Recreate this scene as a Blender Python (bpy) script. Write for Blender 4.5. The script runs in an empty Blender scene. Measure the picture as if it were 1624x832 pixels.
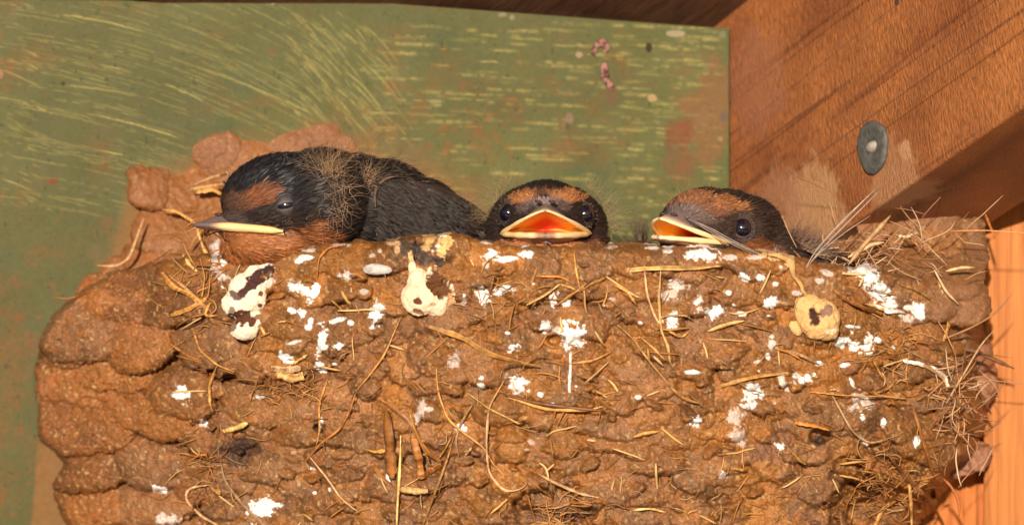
import bpy, math, random
import numpy as np
from mathutils import Vector, Matrix
from mathutils.bvhtree import BVHTree

# ------------------------------------------------------------------ units
# Everything is laid out in tenths of a millimetre or so (1 u = 0.11 mm) and
# written to the scene in metres.  X right, Y away from the camera, Z up.
K = 1.1e-4
D = 6818.0                      # camera distance in u (0.75 m)
rng = np.random.default_rng(7)
scene = bpy.context.scene
col = scene.collection

# ------------------------------------------------------------------ camera
cam_d = bpy.data.cameras.new('camera')
cam = bpy.data.objects.new('camera', cam_d)
col.objects.link(cam)
cam.location = (0, -D * K, 0)
cam.rotation_euler = (math.radians(90), 0, 0)
cam_d.sensor_width = 36
cam_d.lens = 36 * D / 1624
cam_d.clip_start = 0.01
cam_d.clip_end = 500
cam_d.dof.use_dof = True
cam_d.dof.focus_distance = (D + 60) * K
cam_d.dof.aperture_fstop = 20
scene.camera = cam

# ------------------------------------------------------------------ light
SUN_EL, SUN_AZ = math.radians(12), math.radians(-7)     # azimuth: left of the camera
world = bpy.data.worlds.new('World')
scene.world = world
world.use_nodes = True
wn = world.node_tree
bg = wn.nodes['Background']
sky = wn.nodes.new('ShaderNodeTexSky')
sky.sky_type = 'NISHITA'
sky.sun_disc = False
sky.sun_elevation = SUN_EL
sky.sun_rotation = math.radians(180) - SUN_AZ * -1
wn.links.new(sky.outputs[0], bg.inputs[0])
bg.inputs[1].default_value = 0.055
sun_d = bpy.data.lights.new('flash_sun', 'SUN')  # sun lamp standing in for the on-camera flash
sun_d.energy = 5.0
sun_d.angle = math.radians(1.5)
sun_d.color = (1.0, 0.91, 0.75)
flash_sun = bpy.data.objects.new('flash_sun', sun_d)
col.objects.link(flash_sun)
to_sun = Vector((math.sin(SUN_AZ) * math.cos(SUN_EL), -math.cos(SUN_AZ) * math.cos(SUN_EL), math.sin(SUN_EL)))
flash_sun.rotation_euler = to_sun.to_track_quat('Z', 'Y').to_euler()
scene.view_settings.view_transform = 'Standard'
scene.view_settings.look = 'None'
scene.view_settings.exposure = 0.32
scene.view_settings.gamma = 1
scene.render.engine = 'CYCLES'

# ------------------------------------------------------------------ helpers
def W(px, py, d):
    px, py, d = np.broadcast_arrays(np.asarray(px, float), np.asarray(py, float), np.asarray(d, float))
    s = (D + d) / D
    return np.stack([(px - 812) * s, d * 1.0, (416 - py) * s], -1)

def unW(v):
    s = (D + v[..., 1]) / D
    return v[..., 0] / s + 812, 416 - v[..., 2] / s

def lin(r, g, b):
    c = np.array([r, g, b], float) / 255
    return np.where(c <= 0.04045, c / 12.92, ((c + 0.055) / 1.055) ** 2.4)

_T = np.random.default_rng(3).random((256, 256))
def vnoise(x, y, seed=0):
    x = np.asarray(x, float) + seed * 17.31; y = np.asarray(y, float) + seed * 9.17
    xi = np.floor(x).astype(int); yi = np.floor(y).astype(int)
    fx = x - xi; fy = y - yi
    fx = fx * fx * (3 - 2 * fx); fy = fy * fy * (3 - 2 * fy)
    a = _T[xi & 255, yi & 255]; b = _T[(xi + 1) & 255, yi & 255]
    c = _T[xi & 255, (yi + 1) & 255]; e = _T[(xi + 1) & 255, (yi + 1) & 255]
    return (a * (1 - fx) + b * fx) * (1 - fy) + (c * (1 - fx) + e * fx) * fy
def fbm(x, y, scale, octv=4, seed=0, gain=0.5):
    t = 0; a = 1; n = 0
    x = np.asarray(x, float) / scale; y = np.asarray(y, float) / scale
    for o in range(octv):
        t = t + a * (vnoise(x, y, seed + o * 3) - 0.5); n += a
        x = x * 2.03 + 5.1; y = y * 2.03 + 1.7; a *= gain
    return t / n * 2          # about -1..1
_T3 = np.random.default_rng(5).random((64, 64, 64))
def vnoise3(p, seed=0):
    p = p + seed * 7.77
    i = np.floor(p).astype(int); f = p - i; f = f * f * (3 - 2 * f); i &= 63; j = (i + 1) & 63
    r = 0
    for cx in (0, 1):
        for cy in (0, 1):
            for cz in (0, 1):
                w = (f[:, 0] if cx else 1 - f[:, 0]) * (f[:, 1] if cy else 1 - f[:, 1]) * (f[:, 2] if cz else 1 - f[:, 2])
                r = r + w * _T3[(j if cx else i)[:, 0], (j if cy else i)[:, 1], (j if cz else i)[:, 2]]
    return r
def fbm3(p, scale, octv=3, seed=0):
    q = p / scale; t = 0; a = 1; n = 0
    for o in range(octv):
        t = t + a * (vnoise3(q, seed + o) - 0.5); n += a; q = q * 2.03 + 3.3; a *= 0.5
    return t / n * 2
def sstep(a, b, x):
    t = np.clip((x - a) / (b - a), 0, 1)
    return t * t * (3 - 2 * t)

def tag(o, label=None, cat=None, group=None, kind=None):
    if label: o['label'] = label
    if cat: o['category'] = cat
    if group: o['group'] = group
    if kind: o['kind'] = kind
    return o

def mesh_data(name, V, quads=None, tris=None, C=None, smooth=True):
    """V in u (N,3), quads (M,4), tris (T,3), C (N,3) linear colours."""
    me = bpy.data.meshes.new(name)
    quads = np.zeros((0, 4), int) if quads is None else np.asarray(quads)
    tris = np.zeros((0, 3), int) if tris is None else np.asarray(tris)
    nq, nt = len(quads), len(tris)
    me.vertices.add(len(V))
    me.vertices.foreach_set('co', (np.asarray(V, float) * K).astype(np.float32).ravel())
    me.loops.add(nq * 4 + nt * 3)
    me.loops.foreach_set('vertex_index', np.concatenate([quads.ravel(), tris.ravel()]).astype(np.int32))
    me.polygons.add(nq + nt)
    st = np.concatenate([np.arange(nq) * 4, nq * 4 + np.arange(nt) * 3]).astype(np.int32)
    me.polygons.foreach_set('loop_start', st)
    me.update(calc_edges=True)
    me.validate()
    me.polygons.foreach_set('use_smooth', np.full(len(me.polygons), smooth))
    if C is not None and len(me.vertices) == len(V):
        at = me.color_attributes.new('Col', 'FLOAT_COLOR', 'POINT')
        at.data.foreach_set('color', np.concatenate([np.clip(C, 0, 1), np.ones((len(C), 1))], 1).astype(np.float32).ravel())
    return me

def empty(name, at):
    o = bpy.data.objects.new(name, None)
    o.empty_display_size = 0.01
    o.location = Vector(np.asarray(at, float) * K)
    col.objects.link(o)
    return o

def obj(name, mat, V, quads=None, tris=None, C=None, parent=None, smooth=True):
    V = np.asarray(V, float)
    if parent is None:
        org = np.array([V[:, 0].mean(), V[:, 1].mean(), V[:, 2].min()])
    else:
        pl = parent
        org = np.zeros(3)
        while pl is not None:
            org = org + np.array(pl.location) / K; pl = pl.parent
    me = mesh_data(name, V - org, quads, tris, C, smooth)
    me.materials.append(mat)
    o = bpy.data.objects.new(name, me)
    col.objects.link(o)
    if parent is None: o.location = Vector(org * K)
    else: o.parent = parent
    return o

def grid_quads(nr, nc, closed=False):
    r = np.arange(nr - 1)[:, None]; c = np.arange(nc if closed else nc - 1)[None, :]
    c2 = (c + 1) % nc
    return np.stack([r * nc + c, r * nc + c2, (r + 1) * nc + c2, (r + 1) * nc + c], -1).reshape(-1, 4)

def mat(name, rough=0.6, spec=0.5, bump=None, colour=None, attr=True, coat=0, var=0.0, vscale=900, sheen=0, sss=0, rvar=None):
    m = bpy.data.materials.new(name)
    m.use_nodes = True
    nt = m.node_tree; b = nt.nodes['Principled BSDF']
    b.inputs['Roughness'].default_value = rough
    b.inputs['Specular IOR Level'].default_value = spec
    b.inputs['Coat Weight'].default_value = coat
    b.inputs['Coat Roughness'].default_value = 0.08
    if sheen:
        b.inputs['Sheen Weight'].default_value = sheen
    if sss:
        b.inputs['Subsurface Weight'].default_value = sss
        b.inputs['Subsurface Radius'].default_value = (1, 0.4, 0.15)
        b.inputs['Subsurface Scale'].default_value = 8 * K
    tc = nt.nodes.new('ShaderNodeTexCoord')
    if attr:
        a = nt.nodes.new('ShaderNodeAttribute'); a.attribute_name = 'Col'
        src = a.outputs['Color']
    else:
        rgb = nt.nodes.new('ShaderNodeRGB'); rgb.outputs[0].default_value = (*colour, 1)
        src = rgb.outputs[0]
    if var:
        n = nt.nodes.new('ShaderNodeTexNoise'); n.inputs['Scale'].default_value = vscale; n.inputs['Detail'].default_value = 5
        nt.links.new(tc.outputs['Object'], n.inputs['Vector'])
        mr = nt.nodes.new('ShaderNodeMapRange')
        mr.inputs['From Min'].default_value = 0.3; mr.inputs['From Max'].default_value = 0.7
        mr.inputs['To Min'].default_value = 1 - var; mr.inputs['To Max'].default_value = 1 + var
        nt.links.new(n.outputs['Fac'], mr.inputs['Value'])
        mx = nt.nodes.new('ShaderNodeMix'); mx.data_type = 'RGBA'; mx.blend_type = 'MULTIPLY'
        mx.inputs['Factor'].default_value = 1
        nt.links.new(src, mx.inputs['A']); nt.links.new(mr.outputs[0], mx.inputs['B'])
        src = mx.outputs['Result']
    nt.links.new(src, b.inputs['Base Color'])
    if rvar:
        n = nt.nodes.new('ShaderNodeTexNoise'); n.inputs['Scale'].default_value = rvar[0]
        nt.links.new(tc.outputs['Object'], n.inputs['Vector'])
        mr = nt.nodes.new('ShaderNodeMapRange')
        mr.inputs['From Min'].default_value = 0.35; mr.inputs['From Max'].default_value = 0.65
        mr.inputs['To Min'].default_value = rvar[1]; mr.inputs['To Max'].default_value = rvar[2]
        nt.links.new(n.outputs['Fac'], mr.inputs['Value']); nt.links.new(mr.outputs[0], b.inputs['Roughness'])
    if bump:
        last = None
        for (sc, dist) in bump:
            n = nt.nodes.new('ShaderNodeTexNoise'); n.inputs['Scale'].default_value = sc; n.inputs['Detail'].default_value = 6
            n.inputs['Roughness'].default_value = 0.65
            nt.links.new(tc.outputs['Object'], n.inputs['Vector'])
            bp = nt.nodes.new('ShaderNodeBump'); bp.inputs['Distance'].default_value = dist * K; bp.inputs['Strength'].default_value = 1
            nt.links.new(n.outputs['Fac'], bp.inputs['Height'])
            if last: nt.links.new(last, bp.inputs['Normal'])
            last = bp.outputs['Normal']
        nt.links.new(last, b.inputs['Normal'])
    return m

M_mud = mat('mud', 0.62, 0.36, bump=[(1500, 1.6), (5200, 0.9)], var=0.22, vscale=3200, rvar=(2600, 0.22, 0.75))
M_panel = mat('painted_metal', 0.55, 0.16, bump=[(300, 0.6)], var=0.10, vscale=1200)
M_straw = mat('straw', 0.5, 0.4, var=0.25, vscale=1500)
M_fibre = mat('root_fibre', 0.6, 0.3)
M_feather = mat('feather', 0.6, 0.2)
M_gloss = mat('glossy_feather', 0.48, 0.26)
M_skin = mat('bird_skin', 0.5, 0.4, bump=[(6000, 0.8)], var=0.2, vscale=4000)
M_horn = mat('bill_horn', 0.35, 0.5, bump=[(5000, 0.8)], var=0.22, vscale=4000)
M_flange = mat('gape_flange', 0.38, 0.5, bump=[(2500, 1.0)], sss=0.3)
M_mouth = mat('mouth_lining', 0.3, 0.5, bump=[(2500, 1.0)], sss=0.4)
M_eye = mat('eye', 0.06, 0.8, attr=False, colour=(0.006, 0.005, 0.012), coat=1)
M_dung = mat('dropping', 0.72, 0.25, bump=[(1800, 2), (6000, .6)], var=0.12, vscale=2500)
M_steel = mat('weathered_zinc', 0.42, 0.5, attr=False, colour=(0.10, 0.095, 0.09), bump=[(1500, 3), (5000, 1)], var=0.35, vscale=900)

def wood(name, c_dark, c_mid, c_light, line_axis, cross, line_scale, fibre, rough=0.6, lines=0.6, bmp=4.0, spec=0.3, fc=((0.6, 0.55, 0.5), (0.95, 0.95, 0.95), (1.3, 1.28, 1.25)), spots=(), bigs=22):
    """Procedural wood in object coordinates: stretched growth lines + sawn fibres."""
    m = bpy.data.materials.new(name); m.use_nodes = True
    nt = m.node_tree; b = nt.nodes['Principled BSDF']; L = nt.links
    b.inputs['Roughness'].default_value = rough; b.inputs['Specular IOR Level'].default_value = spec
    tc = nt.nodes.new('ShaderNodeTexCoord')
    def noise(scale, stretch, detail=4, dist=0.0, r=0.55):
        mp = nt.nodes.new('ShaderNodeMapping'); mp.inputs['Scale'].default_value = stretch
        L.new(tc.outputs['Object'], mp.inputs['Vector'])
        n = nt.nodes.new('ShaderNodeTexNoise'); n.inputs['Scale'].default_value = scale
        n.inputs['Detail'].default_value = detail; n.inputs['Distortion'].default_value = dist; n.inputs['Roughness'].default_value = r
        L.new(mp.outputs[0], n.inputs['Vector']); return n.outputs['Fac']
    def ramp(f, stops):
        r = nt.nodes.new('ShaderNodeValToRGB'); e = r.color_ramp.elements
        e[0].position, e[0].color = stops[0][0], (*stops[0][1], 1)
        e[1].position, e[1].color = stops[-1][0], (*stops[-1][1], 1)
        for p, c in stops[1:-1]:
            q = e.new(p); q.color = (*c, 1)
        L.new(f, r.inputs[0]); return r.outputs[0]
    def mixc(a, c, fac, mode='MULTIPLY'):
        x = nt.nodes.new('ShaderNodeMix'); x.data_type = 'RGBA'; x.blend_type = mode
        x.inputs['Factor'].default_value = fac
        L.new(a, x.inputs['A']); L.new(c, x.inputs['B']); return x.outputs['Result']
    big = noise(bigs, (1, 1, 1), 3)
    base = ramp(big, [(0.3, c_mid), (0.7, c_light)])
    ln = noise(line_scale, line_axis, 3, 0.15)
    lines_c = ramp(ln, [(0.0, (.92, .9, .88)), (0.415, (1, 1, 1)), (0.435, c_dark), (0.455, (1, 1, 1)), (0.545, (1, 1, 1)), (0.56, (0.6, 0.5, 0.44)), (0.575, (1, 1, 1)), (1.0, (1.1, 1.08, 1.05))])
    c = mixc(base, lines_c, lines)
    fb = noise(fibre, cross, 5, 0.3, 0.7)
    c = mixc(c, ramp(fb, [(0.3, fc[0]), (0.48, fc[1]), (0.7, fc[2])]), 1.0)
    for (pt, rad, colr, amt) in spots:
        vm = nt.nodes.new('ShaderNodeVectorMath'); vm.operation = 'DISTANCE'; vm.inputs[1].default_value = pt
        L.new(tc.outputs['Object'], vm.inputs[0])
        mr = nt.nodes.new('ShaderNodeMapRange'); mr.inputs['From Min'].default_value = rad; mr.inputs['From Max'].default_value = 0
        L.new(vm.outputs['Value'], mr.inputs['Value'])
        ad = nt.nodes.new('ShaderNodeMath'); ad.operation = 'ADD'
        L.new(mr.outputs[0], ad.inputs[0]); L.new(noise(260, (1, 1, 1), 5, 0.3, .65), ad.inputs[1])
        m2 = nt.nodes.new('ShaderNodeMapRange'); m2.inputs['From Min'].default_value = .78; m2.inputs['From Max'].default_value = 1.0; m2.inputs['To Max'].default_value = amt
        L.new(ad.outputs[0], m2.inputs['Value'])
        x = nt.nodes.new('ShaderNodeMix'); x.data_type = 'RGBA'; x.inputs['B'].default_value = (*colr, 1)
        L.new(m2.outputs[0], x.inputs['Factor']); L.new(c, x.inputs['A']); c = x.outputs['Result']
    L.new(c, b.inputs['Base Color'])
    bp = nt.nodes.new('ShaderNodeBump'); bp.inputs['Distance'].default_value = bmp * K; L.new(fb, bp.inputs['Height'])
    bp2 = nt.nodes.new('ShaderNodeBump'); bp2.inputs['Distance'].default_value = bmp * 1.6 * K; L.new(ln, bp2.inputs['Height'])
    L.new(bp.outputs[0], bp2.inputs['Normal']); L.new(bp2.outputs[0], b.inputs['Normal'])
    return m

# ------------------------------------------------------------------ panel
def panel_d(px):
    return 455 + 0.11 * np.asarray(px, float)

def build_panel():
    step = 1.25
    xs = np.arange(-240, 1155.1, step)
    ys = np.arange(-20, 900, step)
    X, Y = np.meshgrid(xs, ys)
    top = np.interp(X, [-240, 0, 540, 860, 1155], [-20, -10, 0, 24, 46])
    Yt = top + (Y + 20) / 920 * (900 - top)
    nr, nc = X.shape
    base = lin(134, 134, 84) * np.ones(X.shape + (1,))
    big = fbm(X, Yt, 170, 4, 1)[..., None]
    base = base * (1 + 0.22 * big)
    oliv = sstep(420, 0, X)[..., None]
    base = base * (1 - oliv * 0.25) + lin(118, 102, 56) * oliv * 0.25
    # grey green near the middle and top right
    g = (sstep(0.0, 0.5, fbm(X, Yt, 120, 3, 4)) * 0.5)[..., None]
    base = base * (1 - g) + lin(112, 122, 84) * g
    H = np.zeros(X.shape)
    # scratches
    S = np.zeros(X.shape)
    r = np.random.default_rng(12)
    sy0 = (640 + 20) / nr
    def splat(px, py, w, a):
        tp = np.interp(px, [-240, 0, 540, 860, 1155], [-20, -10, 0, 24, 46])
        gy = (py - tp) / (900 - tp) * 920
        ci = (px + 240) / step; ri = gy / step
        k = int(math.ceil(w / step)) + 1
        for dr in range(-k, k + 1):
            for dc in range(-k, k + 1):
                rr = np.round(ri).astype(int) + dr; cc = np.round(ci).astype(int) + dc
                ok = (rr >= 0) & (rr < nr) & (cc >= 0) & (cc < nc)
                dist = np.hypot(rr - ri, cc - ci) * step
                v = a * np.exp(-(dist / w) ** 2)
                np.maximum.at(S, (rr[ok], cc[ok]), v[ok])
    def stroke(x0, x1, f, w, a, dash=14):
        n = int(abs(x1 - x0) * 1.6) + 4
        x = np.linspace(x0, x1, n); y = f(x)
        q = vnoise(x / dash, y * 0 + r.random() * 99)
        am = a * sstep(0.28, 0.62, q) * np.clip(np.minimum((x - x0) / 14, (x1 - x) / 20), 0, 1)
        y = y + (vnoise(x / 9, x * 0 + r.random() * 50) - 0.5) * 1.5
        splat(x, y, w, am)
    # long sweeping arcs
    heroes = [(96, 355, 23, 0.125, 0.0006, 1.0), (78, 330, 92, .06, .0009, .95), (90, 330, 155, .11, .00075, 1.0), (95, 308, 173, .14, .00055, 1.0),
              (300, 420, 158, .35, .0006, 1.0), (100, 235, 135, .07, .0007, .7), (270, 500, 93, .3, .0004, .8), (150, 205, 238, .15, .0004, .9),
              (0, 56, 110, .3, .003, .8), (0, 58, 282, .36, .001, 1.0), (95, 160, 228, .1, .001, .7), (330, 460, 160, .3, .0012, .7)]
    for (x0, x1, y0, s, q, a) in heroes:
        stroke(x0, x1, lambda x, x0=x0, y0=y0, s=s, q=q: y0 + s * (x - x0) + q * (x - x0) ** 2, 1.25, a, 60)
    for i in range(230):
        x0 = r.uniform(-60, 420); L = r.uniform(40, 220); yb = r.uniform(-30, 330)
        c = 0.10 + 0.0011 * max(0, x0 - 60)
        stroke(x0, min(x0 + L, 520), lambda x, x0=x0, yb=yb, c=c: yb + c * (x - x0) + 0.0006 * (x - x0) ** 2, r.uniform(0.7, 1.15), r.uniform(0.15, 0.5), r.choice([10, 26]))
    for i in range(130):          # fan of steep arcs
        x0 = r.uniform(440, 590); L = r.uniform(25, 75); yb = r.uniform(5, 165) + (x0 - 440) * 0.12
        s = r.uniform(0.5, 0.75)
        stroke(x0, x0 + L, lambda x, x0=x0, yb=yb, s=s: yb + s * (x - x0) + 0.0075 * (x - x0) ** 2, r.uniform(0.9, 1.9), r.uniform(0.2, 0.7), r.choice([8, 20]))
    for i in range(420):         # horizontal brush marks
        x0 = r.uniform(560, 1120); L = r.uniform(12, 90); yb = r.uniform(35, 400)
        if 700 < x0 < 960 and yb > 240 and r.random() < .7: continue
        stroke(x0, min(x0 + L, 1153), lambda x, yb=yb, x0=x0: yb + 0.04 * (x - x0), r.uniform(1.2, 3.0), r.uniform(0.18, 0.7), 8)
    for i in range(70):
        x0 = r.uniform(0, 50); L = r.uniform(10, 45); yb = r.uniform(0, 330)
        stroke(x0, x0 + L, lambda x, yb=yb, x0=x0: yb + .45 * (x - x0), 1.5, r.uniform(0.3, 0.8), 8)
    for i in range(60):
        x0 = r.uniform(1000, 1110); yb = r.uniform(60, 300); L = r.uniform(8, 26)
        stroke(x0, x0 + L, lambda x, yb=yb, x0=x0: yb + .2 * (x - x0), 3.0, r.uniform(0.3, 0.6), 8)
    S = S * (0.45 + 0.55 * vnoise(X / 3, Yt / 3, 8))
    sc = lin(222, 200, 128)
    C = base * (1 - S[..., None] * 0.85) + np.minimum(sc * 1.75, 1.6) * S[..., None] * 0.85
    # rust bloom
    def patch(mask, c, a):
        nonlocal C
        mk = (np.clip(mask, 0, 1) * a)[..., None]
        C = C * (1 - mk) + lin(*c) * mk
    dens = -0.10 + 0.50 * np.exp(-((X - 800) / 260) ** 2 - ((Yt - 190) / 110) ** 2) + 0.45 * np.exp(-((X - 30) / 110) ** 2) * sstep(250, 500, Yt) \
        + 0.25 * np.exp(-((X - 600) / 160) ** 2 - ((Yt - 240) / 60) ** 2) + 0.2 * sstep(60, 0, X)
    rn = fbm(X, Yt * 1.2, 46, 5, 21, 0.6)
    patch(sstep(0.42, 1.0, rn * 0.5 + 0.5 + dens * 0.42 - 0.05), (190, 112, 52), 0.45)
    patch(sstep(0.72, 0.84, fbm(X, Yt, 13, 4, 31, .65) * 0.5 + 0.5 + dens * 0.26), (206, 104, 44), 0.38)
    patch(sstep(0.80, 0.86, fbm(X, Yt, 7, 2, 35) * 0.5 + 0.5), (70, 60, 34), 0.5)
    # mud wash spreading from the nest
    edge = np.interp(X, [-240, 20, 60, 120, 180, 210, 300, 345, 420, 500, 560, 640, 720, 800, 1155], [1300, 1150, 700, 500, 370, 280, 232, 216, 222, 196, 205, 228, 262, 330, 520])
    wash = sstep(-30, 60, Yt - edge + 26 * fbm(X, Yt, 34, 4, 41))
    patch(wash, (214, 138, 78), 0.62)
    # reddish smear by the right end
    def ell(cx, cy, rx, ry, rot=0.0, rough=0.35, sc=18):
        a = math.radians(rot); dx = X - cx; dy = Yt - cy
        u = (dx * math.cos(a) + dy * math.sin(a)) / rx; v = (-dx * math.sin(a) + dy * math.cos(a)) / ry
        return 1 - np.sqrt(u * u + v * v) + rough * fbm(X, Yt, sc, 4, int(cx) % 17)
    patch(sstep(-0.3, 0.45, ell(1118, 190, 42, 88, 12, .8, 24)), (190, 122, 84), 0.62)
    patch(sstep(-0.2, 0.4, ell(1078, 215, 24, 28, 0, .6)), (170, 92, 62), 0.7)
    patch(sstep(-0.1, 0.3, ell(1075, 262, 26, 30, 0)), (164, 104, 74), 0.5)
    for (cx, cy, rx, ry, c, a) in [(918, 87, 6, 5, (225, 190, 170), .9), (1070, 53, 15, 5, (225, 205, 185), .9), (1146, 56, 6, 6, (170, 170, 140), .8),
                                   (903, 188, 6, 9, (190, 150, 140), .8), (900, 200, 4, 6, (110, 80, 85), .7), (1034, 156, 7, 6, (240, 200, 150), .95),
                                   (1148, 186, 6, 10, (150, 120, 125), .8), (1142, 220, 4, 4, (220, 170, 140), .9), (1029, 75, 6, 9, (66, 48, 32), .95),
                                   (433, 5, 5, 4, (215, 210, 180), .9), (797, 24, 8, 4, (200, 180, 150), .9), (812, 28, 4, 4, (200, 190, 160), .9),
                                   (0, 118, 6, 9, (230, 160, 130), .8), (690, 161, 9, 3, (200, 190, 150), .8), (20, 24, 6, 9, (160, 140, 90), .6),
                                   (172, 352, 9, 9, (170, 120, 90), .6), (168, 262, 5, 3, (170, 90, 50), .7), (85, 287, 8, 4, (180, 80, 45), .8),
                                   (148, 398, 16, 13, (158, 130, 100), .5), (100, 133, 3, 3, (60, 60, 40), .9), (970, 150, 14, 18, (160, 110, 90), .5)]:
        patch(sstep(-0.05, 0.15, ell(cx, cy, rx, ry)), c, a)
    Yfull = Yt
    dd = panel_d(X) + 1.6 * fbm(X, Yt, 90, 3, 50)
    V = W(X, Yfull, dd).reshape(-1, 3)
    C = C * np.array([.315, .312, .245]) * (1 + .16 * np.exp(-((X - 760) / 420) ** 2 - ((Yt - 300) / 150) ** 2) * (.6 + fbm(X, Yt, 80, 3, 88)))[..., None]  # pale sheen across the middle of the face is painted into the colour
    q = grid_quads(nr, nc)
    root = empty('metal_beam', W(500, 640, 520))
    tag(root, 'green painted steel beam with yellow scratches and rust stains behind the nest', 'beam')
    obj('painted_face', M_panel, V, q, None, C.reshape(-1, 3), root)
    # lower continuation, top lip, edge and back of the plate
    def plate(x0, x1, y0a, y0b, y1, da, db, off, name):
        a = W([x0, x1, x1, x0], [y0a, y0b, y1, y1], [da, db, db, da])
        b = a.copy(); b[:, 1] += off
        V = np.concatenate([a, b]); Q = [[0, 1, 2, 3], [7, 6, 5, 4], [0, 4, 5, 1], [1, 5, 6, 2], [2, 6, 7, 3], [3, 7, 4, 0]]
        return V, np.array(Q)
    V, Q = plate(-240, 1156.5, -21, 45, 2600, panel_d(-240) + 5, panel_d(1156) + 5, 60, '')
    obj('web_plate', M_panel, V, Q, None, np.tile(lin(84, 82, 46), (8, 1)), root, smooth=False)
    # dried droppings stuck on the beam
    pts = [(940, 88), (944, 76), (952, 68), (962, 70), (964, 78), (958, 84)]
    pts2 = [(959, 100), (958, 112), (960, 124), (966, 134), (972, 142)]
    Vs = []; Qs = []; Cs = []; off = 0
    for P, w in ((pts, 6.0), (pts2, 5.5)):
        v, f, c = tube(W([p[0] for p in P], [p[1] for p in P], panel_d([p[0] for p in P]) - 2), w, 8, lin(150, 105, 98), 30, taper=.6, flat=.6, lump=.5)
        Vs.append(v); Qs.append(f + off); Cs.append(c); off += len(v)
    V = np.concatenate(Vs); C = np.concatenate(Cs)
    m = (fbm3(V, 7, 2, 3) > 0.12)[:, None]
    C = np.where(m, lin(78, 50, 48), C)
    o = obj('dropping_smear', M_dung, V, np.concatenate(Qs), None, C)
    tag(o, 'pinkish brown dried dropping stuck high on the green beam', 'dropping')

def resample(P, n):
    P = np.asarray(P, float)
    s = np.concatenate([[0], np.cumsum(np.linalg.norm(np.diff(P, axis=0), axis=1))])
    t = np.linspace(0, s[-1], n)
    # Catmull-like smoothing: linear then box smooth
    Q = np.stack([np.interp(t, s, P[:, k]) for k in range(P.shape[1])], 1)
    k = max(1, n // (len(P) * 3))
    for _ in range(2):
        Qp = np.concatenate([np.repeat(Q[:1], k, 0), Q, np.repeat(Q[-1:], k, 0)])
        cs = np.cumsum(np.concatenate([np.zeros((1, Q.shape[1])), Qp]), 0)
        w = 2 * k + 1
        Q2 = (cs[w:] - cs[:-w]) / w
        Q2[0] = Q[0]; Q2[-1] = Q[-1]; Q = Q2
    return Q

def tube(P, w, sides, c, n=24, taper=0.3, flat=0.5, lump=0.0, streak=0.2, twist=0.0, close=True):
    """Tube round a polyline: w half width in the picture plane, flat*w half depth."""
    P = resample(P, n) if n != len(P) else np.asarray(P, float)
    T = np.gradient(P, axis=0); T /= np.linalg.norm(T, axis=1, keepdims=True) + 1e-9
    view = np.array([0, 1.0, 0])
    A = np.cross(T, view); A /= np.linalg.norm(A, axis=1, keepdims=True) + 1e-9
    B = np.cross(T, A)
    if twist:
        tt = np.linspace(0, twist, n)[:, None] + rng.random() * 3
        A, B = A * np.cos(tt) + B * np.sin(tt), B * np.cos(tt) - A * np.sin(tt)
    s = np.linspace(0, 1, n)
    prof = 1 - (1 - taper) * np.maximum(sstep(.75, 1, s), sstep(.2, 0, s))
    prof = prof * (1 + lump * (vnoise(s * 9, s * 0 + rng.random() * 90) - .5) * 2)
    an = np.arange(sides) / sides * 2 * np.pi
    R = (A[:, None] * np.cos(an)[None, :, None] + B[:, None] * np.sin(an)[None, :, None] * flat) * (w * prof)[:, None, None]
    V = (P[:, None] + R).reshape(-1, 3)
    Q = grid_quads(n, sides, True)
    cc = np.asarray(c)[None, None] * (1 + streak * (rng.random((1, sides, 1)) * 2 - 1) + streak * (rng.random((n, 1, 1)) - .5))
    C = (cc * np.ones((n, sides, 3))).reshape(-1, 3)
    if close and sides % 2 == 0:
        h = sides // 2
        caps = []
        for b0 in (0, (n - 1) * sides):
            for k in range(h - 1):
                caps.append([b0 + k, b0 + k + 1, b0 + sides - 2 - k, b0 + sides - 1 - k])
        Q = np.concatenate([Q, np.array(caps)])
    return V, Q, C

build_panel()

# ------------------------------------------------------------------ rafter, roof, post
A0 = W(1390, 330, 194); B0 = W(1624, 170, -180)
R = (B0 - A0) / np.linalg.norm(B0 - A0)
hx = np.array([R[0], R[1], 0]); hx /= np.linalg.norm(hx)
Nn = np.array([-hx[1], hx[0], 0])               # right-hand / backwards side of the timber
if Nn[0] < 0: Nn = -Nn
Up = np.cross(Nn, R);  Up = Up if Up[2] > 0 else -Up
RM = Matrix(((R[0], Nn[0], Up[0]), (R[1], Nn[1], Up[1]), (R[2], Nn[2], Up[2])))

def beam(name, m, x0, x1, y0, y1, z0, z1, origin, rot, bev=3.0, seg=3):
    """Bevelled box in a local frame; object keeps that frame, so its material runs along it."""
    me = bpy.data.meshes.new(name)
    v = [(x, y, z) for x in (x0, x1) for y in (y0, y1) for z in (z0, z1)]
    f = [(0, 1, 3, 2), (4, 6, 7, 5), (0, 4, 5, 1), (2, 3, 7, 6), (0, 2, 6, 4), (1, 5, 7, 3)]
    me.from_pydata([tuple(np.array(p) * K) for p in v], [], f)
    me.materials.append(m)
    o = bpy.data.objects.new(name, me); col.objects.link(o)
    o.matrix_world = Matrix.Translation(Vector(np.array(origin) * K)) @ rot.to_4x4()
    md = o.modifiers.new('edge', 'BEVEL'); md.width = bev * K; md.segments = seg
    return o

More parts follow.
